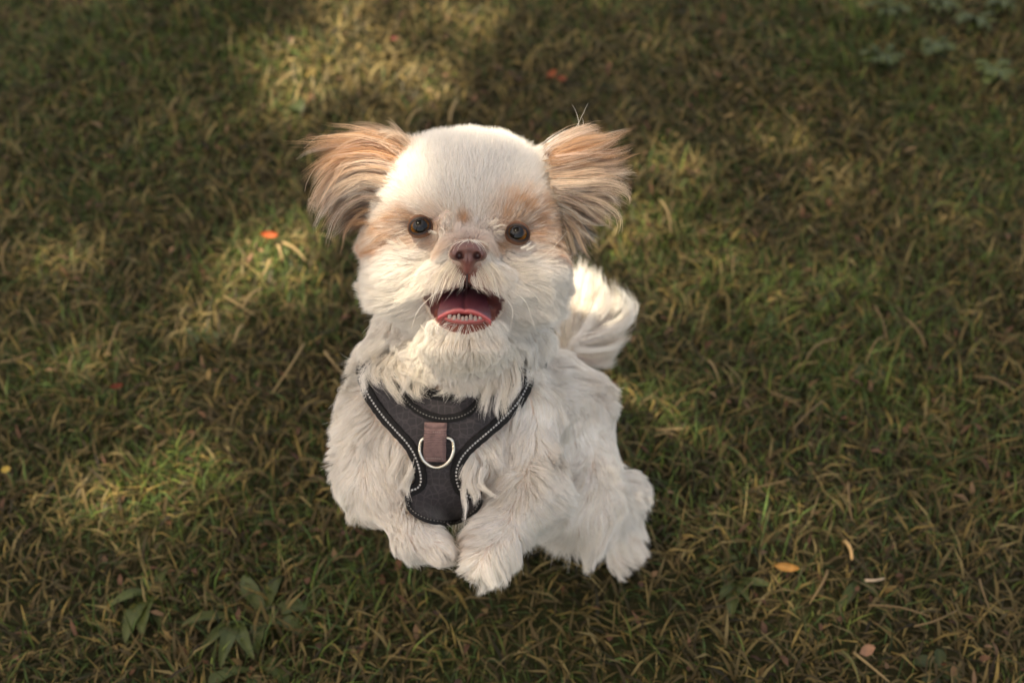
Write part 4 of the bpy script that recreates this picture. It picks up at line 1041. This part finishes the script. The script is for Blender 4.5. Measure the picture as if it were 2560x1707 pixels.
DRY = np.array([lin(152, 130, 76), lin(128, 108, 62), lin(168, 148, 96), lin(112, 92, 54), lin(104, 92, 50), lin(172, 146, 80), lin(138, 118, 70)])
def scatter(n, box, keepfn=None):
    x = RNG.uniform(box[0], box[1], n); y = RNG.uniform(box[2], box[3], n)
    if keepfn is not None: k = keepfn(x, y); x, y = x[k], y[k]
    return x, y
BOX = (-1.25, 1.25, -.5, 1.5)
VS, QS, TS, CS = [], [], [], []; off = 0
def add(V, q, t_, c):
    global off
    VS.append(V); QS.append(q + off); TS.append(t_ + off); CS.append(c); off += len(V)
def lawn(nd, nt, nf, box, keepfn, wscale=1.0):
    # flat thatch
    x, y = scatter(nt, box, keepfn); n = len(x)
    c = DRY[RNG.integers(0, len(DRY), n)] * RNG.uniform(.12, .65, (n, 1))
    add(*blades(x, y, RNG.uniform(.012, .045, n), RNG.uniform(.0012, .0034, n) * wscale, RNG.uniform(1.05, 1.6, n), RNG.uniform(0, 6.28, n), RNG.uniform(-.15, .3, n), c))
    # living blades, in tufts
    x, y = scatter(nd, box, keepfn); n = len(x)
    tx, ty = noise2(x, y, 42, 1.0), noise2(x, y, 37, 4.0); x = x + tx * .008; y = y + ty * .008
    pat = noise2(x, y, 6.5, 2.2) + .5 * noise2(x, y, 15, 5.1)
    k = RNG.random(n) < np.clip(.72 + .35 * pat, .25, 1); x, y, pat = x[k], y[k], pat[k]; n = len(x)
    g = GREENS[RNG.integers(0, len(GREENS), n)] * (RNG.gamma(5, .2, (n, 1)) * .58).clip(.15, 1.6) * np.clip(1 + .22 * pat, .7, 1.4)[:, None]
    dry = RNG.random(n) < np.clip(.18 - .17 * pat, .03, .5)
    g[dry] = (DRY[RNG.integers(0, len(DRY), n)] * RNG.uniform(.25, 1.05, (n, 1)))[dry]
    L = RNG.gamma(4, .0046, n) * (1 + .25 * pat); L = np.clip(L, .012, .085)
    az = RNG.uniform(0, 6.28, n) * .75 + 2.2 * noise2(x, y, 9, .5)
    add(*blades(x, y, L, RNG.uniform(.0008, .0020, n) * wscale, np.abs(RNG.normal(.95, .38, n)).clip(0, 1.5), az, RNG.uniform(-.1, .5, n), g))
    # crumbs of dead leaf and cut grass
    x, y = scatter(nf, box, keepfn); n = len(x)
    c = np.array([lin(142, 102, 74), lin(160, 126, 92), lin(128, 88, 60), lin(168, 138, 84), lin(112, 80, 58)])[RNG.integers(0, 5, n)] * RNG.uniform(.3, .7, (n, 1))
    V, q, t_, cc = blades(x, y, RNG.uniform(.006, .018, n), RNG.uniform(.003, .0065, n) * wscale, RNG.uniform(1.2, 1.6, n), RNG.uniform(0, 6.28, n), RNG.uniform(-.2, .2, n), c)
    V[:, 2] += np.repeat(RNG.uniform(.001, .014, n), 5); add(V, q, t_, cc)
lawn(300000, 100000, 4500, BOX, None)
FAR = (-4.5, 4.5, -3.0, 6.0)
lawn(170000, 40000, 3000, FAR, lambda x, y: ~((x > BOX[0]) & (x < BOX[1]) & (y > BOX[2]) & (y < BOX[3])), 1.8)
m_grass = mat_tint('grass_blades', rough=.55, spec=.25, translucent=.28)
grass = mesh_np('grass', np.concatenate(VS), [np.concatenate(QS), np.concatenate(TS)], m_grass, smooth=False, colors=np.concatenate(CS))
tag(grass, 'short patchy lawn of green and dry grass blades', 'grass', kind='stuff')

# ---- broadleaf weeds
def leaf_mesh(name, shape, seed, mat):
    """a 1 m long leaf along +x, arching, folded on the midrib"""
    rg = np.random.default_rng(seed); n = 15; V, F, C_ = [], [], []
    base = {'plantain': lin(82, 90, 38), 'dandelion': lin(78, 88, 36), 'round': lin(66, 74, 32)}[shape]
    for i in range(n):
        s = i / (n - 1)
        if shape == 'plantain': w = .16 * math.sin(math.pi * min(s * .95 + .05, 1)) ** .8 + .012
        elif shape == 'dandelion': w = (.05 + .15 * s ** .8 * (1 - .15 * math.cos(s * 26))) * (1 if s < .82 else math.sqrt(max(1 - ((s - .82) / .18) ** 2, 0))) + .008 - .06 * (1 - s) * (i % 2)
        else: w = .36 * math.sqrt(max(1 - (2 * s - 1.05) ** 2, 0)) + .015
        w = max(w, .008); z = .26 * math.sin(s * 2.3) - .10 * s ** 2 + rg.normal() * .006
        for a in (-1, -.5, 0, .5, 1):
            V.append((s, a * w * (1 + rg.normal() * .04), z + abs(a) * w * .35 + rg.normal() * .005)); C_.append(base * .62 * (1.25 if a == 0 else 1.0) * rg.uniform(.88, 1.1))
    for i in range(n - 1):
        for j in range(4): F.append((i * 5 + j, i * 5 + j + 1, (i + 1) * 5 + j + 1, (i + 1) * 5 + j))
    o = mesh_np(name, np.array(V), np.array(F), mat, colors=np.array(C_), link=False); me = o.data; bpy.data.objects.remove(o); return me
m_leaf = mat_tint('weed_leaf', rough=.5, spec=.35, translucent=.22)
LEAF = {k: [leaf_mesh('leaf', k, s, m_leaf) for s in (1, 2, 3)] for k in ('plantain', 'dandelion', 'round')}
def weed(center_px, tips_px, shape, label, wide=1.0, raise_=-.003):
    c = ground_at(*center_px, z=.006); c[2] = gz(c[0], c[1])
    e = bpy.data.objects.new('weed', None); e.location = c; e.empty_display_size = .02; COL.objects.link(e)
    tag(e, label, 'weed', 'broadleaf weeds in the lawn')
    for i, tp in enumerate(tips_px):
        p = ground_at(*tp, z=.012); d = p - c; L = math.hypot(d[0], d[1])
        o = bpy.data.objects.new('leaf', LEAF[shape][i % 3]); COL.objects.link(o); o.parent = e
        o.location = (0, 0, raise_ + .002 * (i % 4)); o.scale = (L * .92, L * wide * .72, L * .8); o.rotation_euler = (RNG.uniform(-.3, .3), RNG.uniform(-.22, .05), math.atan2(d[1], d[0]))
    return e
weed((372, 1452), [(430, 1368), (300, 1592), (350, 1578), (255, 1500), (415, 1545), (330, 1400)], 'plantain', 'long-leaved green weed low in the grass at lower left of the photo', 1.1)
weed((655, 1505), [(800, 1482), (768, 1568), (705, 1395), (600, 1400), (735, 1520), (640, 1610)], 'plantain', 'broad dark green weed in the grass below the dog\'s left-hand paw', 1.25)
weed((585, 1512), [(538, 1662), (485, 1600), (430, 1535), (520, 1480), (640, 1640)], 'plantain', 'narrow pale green weed between the two larger weeds at lower left', .8)
weed((640, 1640), [(665, 1740), (600, 1720), (500, 1690), (720, 1680), (690, 1600)], 'dandelion', 'ragged weed at the bottom edge of the photo below the other weeds', 1.2)
weed((492, 815), [(448, 800), (540, 852), (520, 800), (470, 850), (500, 775)], 'round', 'small dark green round-leaved weed left of the dog\'s collar', 1.0)
weed((1800, 1405), [(1758, 1425), (1820, 1465), (1745, 1385), (1850, 1390), (1790, 1355), (1870, 1425)], 'dandelion', 'bushy green weed beside the dog\'s hind foot to the right', 1.3)
weed((1835, 1455), [(1830, 1555), (1945, 1470), (1880, 1500), (1790, 1510)], 'plantain', 'long-leaved weed just below the bushy weed by the hind foot', 1.0)
weed((2150, 1450), [(2085, 1530), (2140, 1410), (2175, 1395), (2200, 1500)], 'plantain', 'upright narrow-leaved weed at lower right beside a thick tan straw', .9)
weed((2065, 700), [(2045, 640), (2100, 735), (2130, 690), (2010, 690), (2060, 760)], 'dandelion', 'pale green weed in the grass right of the dog\'s tail', 1.3)
weed((1950, 770), [(1935, 745), (1975, 785), (1915, 790), (1965, 740)], 'round', 'tiny round-leaved weed in shade right of the dog\'s tail', 1.0)
weed((2185, 905), [(2235, 915), (2150, 880), (2200, 950), (2140, 925)], 'round', 'small weed beside crossed dry stalks at right', 1.0)
weed((2345, 1665), [(2310, 1705), (2400, 1660), (2350, 1610), (2280, 1650), (2410, 1700)], 'round', 'round-leaved weed in the bottom right corner', 1.1)
weed((728, 238), [(700, 255), (765, 220), (735, 205), (755, 262)], 'round', 'pale sunlit round-leaved weed at upper left of the head', 1.1)
weed((1090, 1590), [(1050, 1640), (1140, 1610), (1075, 1540), (1120, 1550)], 'dandelion', 'faint green weed in front of the dog below its front paws', 1.0)
for i, (cx, cy, lb) in enumerate(((2215, 60, 'low leafy plant at the left end of the dark clump, top right'), (2330, 140, 'low leafy plant in the middle of the dark clump, top right'), (2440, 70, 'low leafy plant near the right edge in the dark clump'), (2200, 165, 'low leafy plant at the lower left of the dark clump'),
                                 (2505, 25, 'low leafy plant in the very top right corner'), (2480, 190, 'low leafy plant at the lower right of the dark clump'), (2350, 30, 'low leafy plant at the top edge of the dark clump'))):
    tips = [(cx + 66 * math.cos(a) * RNG.uniform(.4, 1.1), cy + 36 * math.sin(a) * RNG.uniform(.4, 1.1)) for a in np.linspace(0, 6.28, 13)[:-1]]
    o = weed((cx, cy), tips, 'dandelion' if i % 2 else 'plantain', lb, 1.3, .016)
    o['group'] = 'dark leafy clump at the top right'

# ---- dry stalks and fallen leaves one can pick out
m_straw = mat_tint('dry_straw', rough=.6, spec=.25)
def stalk(a, b_, w_mm, col, label, group):
    z0, z1 = RNG.uniform(.012, .022), RNG.uniform(.012, .026)
    A, B_ = ground_at(*a, z=z0), ground_at(*b_, z=z1); k = 7
    P = A[None] + (B_ - A)[None] * np.linspace(0, 1, k)[:, None]; Ln = np.linalg.norm(B_ - A)
    sd = unit(np.cross(B_ - A, (0, 0, 1.0))); bend = RNG.normal() * .05 * Ln
    P += sd * (np.sin(np.linspace(0, math.pi, k)) * bend)[:, None]; P[:, 2] += np.sin(np.linspace(0, math.pi, k)) * abs(RNG.normal()) * .004
    v, f = tube(P, w_mm / 2000 * np.linspace(1, .6, k), 5); v = np.asarray(v)
    c = np.tile(np.array(col), (len(v), 1)) * RNG.uniform(.85, 1.1, (len(v), 1))
    o = mesh_np('dry_stalk', v, f, m_straw, colors=c, origin=A); tag(o, label, 'dry stalk', group); return o
ST, ST2, STG = lin(140, 118, 80), lin(112, 92, 62), lin(98, 94, 54)
STALKS = [
 ((708, 607), (765, 652), 4.2, ST, 'thick pale stalk slanting right just below the small orange leaf'),
 ((693, 614), (708, 655), 3.6, ST, 'short pale stalk pointing down directly under the orange leaf'),
 ((673, 650), (656, 690), 3.6, ST, 'short sunlit stalk below and left of the orange leaf'),
 ((655, 722), (608, 765), 3.6, ST, 'sunlit straw slanting down left in the patch left of the dog\'s cheek'),
 ((608, 813), (585, 857), 4.0, ST, 'short thick pale stalk at the lower end of the sunny patch left of the dog'),
 ((298, 806), (264, 894), 2.2, ST2, 'thin upright grey stalk in shade at far left'),
 ((761, 859), (681, 982), 2.6, ST, 'long pale stalk slanting beside the dog\'s left-hand shoulder'),
 ((811, 878), (857, 936), 2.6, ST, 'pale stalk slanting towards the left-hand edge of the harness'),
 ((176, 771), (268, 760), 2.0, ST2, 'thin level stalk in the shade at the left'),
 ((23, 599), (11, 683), 2.0, ST2, 'thin upright stalk at the very left edge of the photo'),
 ((560, 740), (640, 790), 2.0, ST, 'thin pale stalk crossing the sunny patch left of the dog\'s cheek'),
 ((0, 905), (85, 880), 2.0, ST2, 'thin stalk rising right from the left edge of the photo'),
 ((1143, 249), (1124, 306), 4.2, ST, 'pale upright stalk right behind the top of the dog\'s head'),
 ((1055, 272), (1017, 314), 4.0, ST, 'pale slanting stalk behind the head beside the left-hand ear'),
 ((745, 180), (690, 215), 2.6, ST, 'thin stalk beside the pale round-leaved weed at the upper left'),
 ((2187, 765), (2216, 847), 2.2, ST2, 'upper of two stalks meeting in an elbow at the right'),
 ((2208, 843), (2163, 912), 2.2, ST2, 'lower of two stalks meeting in an elbow at the right'),
 ((2090, 847), (2016, 900), 2.8, ST2, 'brown stalk slanting left of the two elbowed stalks at the right'),
 ((1649, 500), (1678, 582), 3.0, ST, 'pale sunlit stalk right of the dog\'s right-hand ear'),
 ((2436, 941), (2538, 981), 2.2, ST2, 'brown stalk falling towards the right edge of the photo'),
 ((1926, 981), (2000, 1018), 2.2, ST2, 'short brown stalk halfway between the dog\'s flank and the right edge'),
 ((2261, 794), (2314, 867), 2.4, ST2, 'brown stalk slanting down right of the two elbowed stalks'),
 ((2057, 1002), (1984, 1071), 2.2, ST2, 'brown stalk slanting down left, lowest of the stalks at mid right'),
 ((1835, 640), (1832, 690), 2.0, ST2, 'short upright stalk right of the dog\'s tail'),
 ((1640, 1075), (1715, 1072), 3.0, ST, 'upper of two short level straws beside the dog\'s thigh'),
 ((1636, 1090), (1695, 1090), 3.0, ST, 'lower of two short level straws beside the dog\'s thigh'),
 ((1771, 900), (1800, 960), 2.2, ST, 'pale stalk slanting right of the dog\'s hip'),
 ((2171, 1512), (2326, 1541), 2.2, ST2, 'long level stalk at the lower right pointing to the right edge'),
 ((2285, 1565), (2392, 1524), 2.0, ST2, 'thin stalk rising right, just below the long level one at lower right'),
 ((2449, 1447), (2473, 1520), 2.2, ST2, 'short steep stalk nearest the right edge at the lower right'),
 ((2069, 1426), (2024, 1508), 2.4, ST2, 'steep stalk left of the thick tan straw at the lower right'),
 ((2134, 1630), (2224, 1704), 2.6, ST, 'pale stalk running off the bottom edge at the lower right'),
 ((2106, 1626), (2147, 1704), 2.4, STG, 'greenish steep stalk at the bottom edge at the lower right'),
 ((1877, 1222), (1975, 1198), 2.0, ST2, 'thin stalk rising right, level with the dog\'s hock'),
 ((2049, 1230), (2028, 1292), 2.0, ST2, 'thin steep stalk above the thick tan straw at the lower right'),
 ((2163, 1450), (2210, 1445), 3.2, lin(190, 165, 135), 'short whitish level straw below the thick tan straw'),
 ((2120, 1205), (2130, 1300), 1.6, ST2, 'very thin upright stalk above the thick tan straw')]
for a, b_, w_, c, lb in STALKS: stalk(a, b_, w_, c, lb, 'dry stalks in the lawn')
o = stalk((2110, 1353), (2130, 1398), 4.6, lin(196, 158, 104), 'short thick tan straw standing out in the grass at lower right', None)

def dead_leaf(px, ln_px, ang, col, label, wide=.42, curl=.35):
    c = ground_at(*px, z=.02); L = R(ln_px, np.linalg.norm(CAM - c)) ; V, F = [], []; n = 9
    for i in range(n):
        s = i / (n - 1); w = wide * L * math.sin(math.pi * (s * .92 + .04)) ** .7
        for a in (-1, -.5, 0, .5, 1): V.append(((s - .5) * L, a * w * .5, curl * L * (abs(a) ** 2 * .35 + (s - .5) ** 2) + RNG.normal() * L * .015))
    for i in range(n - 1):
        for j in range(4): F.append((i * 5 + j, i * 5 + j + 1, (i + 1) * 5 + j + 1, (i + 1) * 5 + j))
    o = mesh_np('fallen_leaf', np.array(V), np.array(F), m_straw, colors=np.tile(np.array(col), (len(V), 1)) * RNG.uniform(.8, 1.15, (len(V), 1)))
    o.location = c; o.rotation_euler = (.5, RNG.uniform(-.2, .2), math.radians(ang)); tag(o, label, 'leaf', 'small fallen leaves on the lawn'); return o
dead_leaf((672, 588), 42, 5, lin(140, 66, 30), 'small bright orange fallen leaf left of the dog\'s left-hand ear')
dead_leaf((290, 966), 34, 20, lin(96, 44, 24), 'small dark rust fallen leaf at the left in shade')
dead_leaf((1378, 186), 30, 40, lin(124, 64, 32), 'orange curled fallen leaf above the dog\'s right-hand ear', .55)
dead_leaf((1405, 198), 26, -20, lin(104, 50, 28), 'rust fallen leaf touching the orange one above the ear', .55)
dead_leaf((1965, 1418), 60, -10, lin(150, 110, 56), 'tan curled fallen leaf at lower right beyond the hind foot', .35)
dead_leaf((2165, 1625), 44, 30, lin(140, 104, 78), 'pale pinkish dead leaf near the bottom edge at lower right', .6)
dead_leaf((985, 85 + 12), 20, 0, lin(92, 40, 34), 'tiny dark red leaf in the sunny patch behind the head', .5)
# a yellow floret
c = ground_at(16, 1178, z=.03); V, F = [(0, 0, .002)], []
for i in range(14):
    a = i / 14 * 2 * math.pi; V.append((.005 * math.cos(a) * (1 if i % 2 else .7), .005 * math.sin(a) * (1 if i % 2 else .7), .003))
F = np.array([(0, i + 1, (i + 1) % 14 + 1) for i in range(14)])
flower = mesh_np('flower', np.array(V), F, mat_simple('yellow_petals', lin(140, 115, 25), .6), smooth=False); flower.location = c
tag(flower, 'tiny yellow flower at the left edge of the photo', 'flower')
fv, ff = tube(np.array(((0, 0, -.034), (.002, .001, -.015), (0, 0, .001))), .0008, 5)
mesh_np('stem', fv, ff, mat_simple('green_stem', lin(84, 96, 44), .6), parent=flower)

# ================================================================== THE TREE OVERHEAD (out of frame, it shades the lawn)
def w_at(x, y, z=0.0): return ground_at(x, y, z)
PATCH = []          # sun flecks: world point and radii of an ellipse on that height, angle, share of leaves missing
def fleck(x, y, rx, ry, z=0.0, strength=1.0, ang=0.0):
    p = ground_at(x, y, z); q = ground_at(x + 10, y, z); s = abs(q[0] - p[0]) / 10; q2 = ground_at(x, y - 10, z); sy = abs(q2[1] - p[1]) / 10
    PATCH.append((p, rx * s, ry * sy, strength, math.radians(ang)))
fleck(1010, 115, 340, 170, strength=1.0, ang=12)
fleck(720, 150, 120, 90, strength=.5)
fleck(125, 670, 160, 85, strength=.6)
fleck(700, 700, 170, 190, strength=1.0, ang=-20)
fleck(600, 880, 110, 80, strength=.4)
fleck(470, 1170, 270, 130, strength=.75, ang=-10)
fleck(1630, 590, 170, 150, strength=.55)
fleck(1660, 1060, 170, 110, strength=.25)
fleck(1880, 1160, 140, 80, strength=.3)
fleck(2020, 700, 140, 100, strength=.12)
fleck(2150, 1560, 160, 120, strength=.2)
fleck(900, 1600, 200, 80, strength=.15)
fleck(80, 1270, 130, 80, strength=.2)
HEADP = cam_to_world(C(1165, 470, 1.0)); PATCH.append((HEADP, .14, .12, .22, 0.0))
TAILP = cam_to_world(C(1480, 730, 1.22)); PATCH.append((TAILP, .06, .06, .05, 0.0))
EAR = cam_to_world(C(1480, 400, 1.03)); PATCH.append((EAR, .05, .05, .03, 0.0))
EAR = cam_to_world(C(860, 400, 1.03)); PATCH.append((EAR, .05, .05, .03, 0.0))

tree = bpy.data.objects.new('tree', None); tree.location = (-2.6, -3.4, 0); COL.objects.link(tree)
tag(tree, 'tall leafy tree whose crown overhead casts the dappled shade', 'tree')
m_bark = mat_simple('bark', (.10, .075, .05), .9, noise=.4, nscale=12, bump=1.0)
P = np.array(((0, 0, -.2), (.05, .1, 1.5), (.2, .3, 3.5), (.5, .8, 6.0), (.9, 1.6, 8.0)))
v, f = tube(P, np.array((.26, .21, .17, .12, .05)), 14); mesh_np('trunk', v, f, m_bark, parent=tree)
for bx_, by_, bz_ in ((2.5, 3.0, 7.5), (-1.0, 2.0, 7.4), (3.2, 5.5, 8.2), (1.0, 6.2, 8.0), (4.6, 3.2, 8.0)):
    P = np.array(((.3, .45, 4.4), (bx_ * .45, by_ * .45, 6.0), (bx_, by_, bz_))); P = resample(P, 8)
    v, f = tube(P, np.linspace(.09, .02, 8), 8); mesh_np('branch', v, f, m_bark, parent=tree)
RNG = np.random.default_rng(23)
nL = 60000
lz = RNG.uniform(6.6, 8.6, nL); gxx = RNG.uniform(-3.6, 3.6, nL); gyy = RNG.uniform(-2.6, 4.2, nL)     # where the leaf's shadow falls on the lawn
keep = np.ones(nL, bool)
lp = np.stack((gxx, gyy, np.zeros(nL)), -1) + SUN_DIR / SUN_DIR[2] * lz[:, None]
for p, rx, ry, st, an in PATCH:
    sh = lp + SUN_DIR / SUN_DIR[2] * (p[2] - lz)[:, None]       # pass through the height of the fleck
    dx, dy = sh[:, 0] - p[0], sh[:, 1] - p[1]
    u = dx * math.cos(an) + dy * math.sin(an); v_ = -dx * math.sin(an) + dy * math.cos(an)
    rr = np.sqrt((u / rx) ** 2 + (v_ / ry) ** 2)
    rr = rr * (1 + .28 * np.sin(np.arctan2(v_, u) * 3 + p[0] * 9) + .15 * np.sin(np.arctan2(v_, u) * 7 + p[1] * 5))
    keep &= ~((rr < 1.0) & (RNG.random(nL) < st ** .35 * np.clip((1.15 - rr) / .35, 0, 1)) & ((p[2] > .05) | (noise2(sh[:, 0], sh[:, 1], 30, 1.7) + .6 * noise2(sh[:, 0], sh[:, 1], 61, .3) > -.8)))
# ordinary gaps outside the photograph's frame
outside = (np.abs(gxx) > .95) | (gyy < -.35) | (gyy > 1.2)
keep &= ~(outside & (noise2(gxx, gyy, 4.2, 3.0) + .6 * noise2(gxx, gyy, 9, 1.0) > .55))
lp = lp[keep]; nL = len(lp)
nrm = unit(RNG.normal(size=(nL, 3)) * .55 + np.array((0, 0, 1.0))); a_ = unit(np.cross(nrm, RNG.normal(size=(nL, 3)))); b2_ = np.cross(nrm, a_)
s_ = RNG.uniform(.045, .075, (nL, 1))
V = np.stack((lp - a_ * s_, lp - b2_ * s_ * .45 - a_ * s_ * .2, lp - b2_ * s_ * .4 + a_ * s_ * .35, lp + a_ * s_, lp + b2_ * s_ * .4 + a_ * s_ * .35, lp + b2_ * s_ * .45 - a_ * s_ * .2), 1).reshape(-1, 3)
k = np.arange(nL)[:, None] * 6; F = np.concatenate((k + np.array((0, 1, 2, 3)), k + np.array((0, 3, 4, 5))))
crown = mesh_np('crown', V - np.array(tree.location), F, mat_simple('tree_leaf', lin(78, 104, 44), .6), smooth=False, parent=tree); tag(crown, kind='stuff')
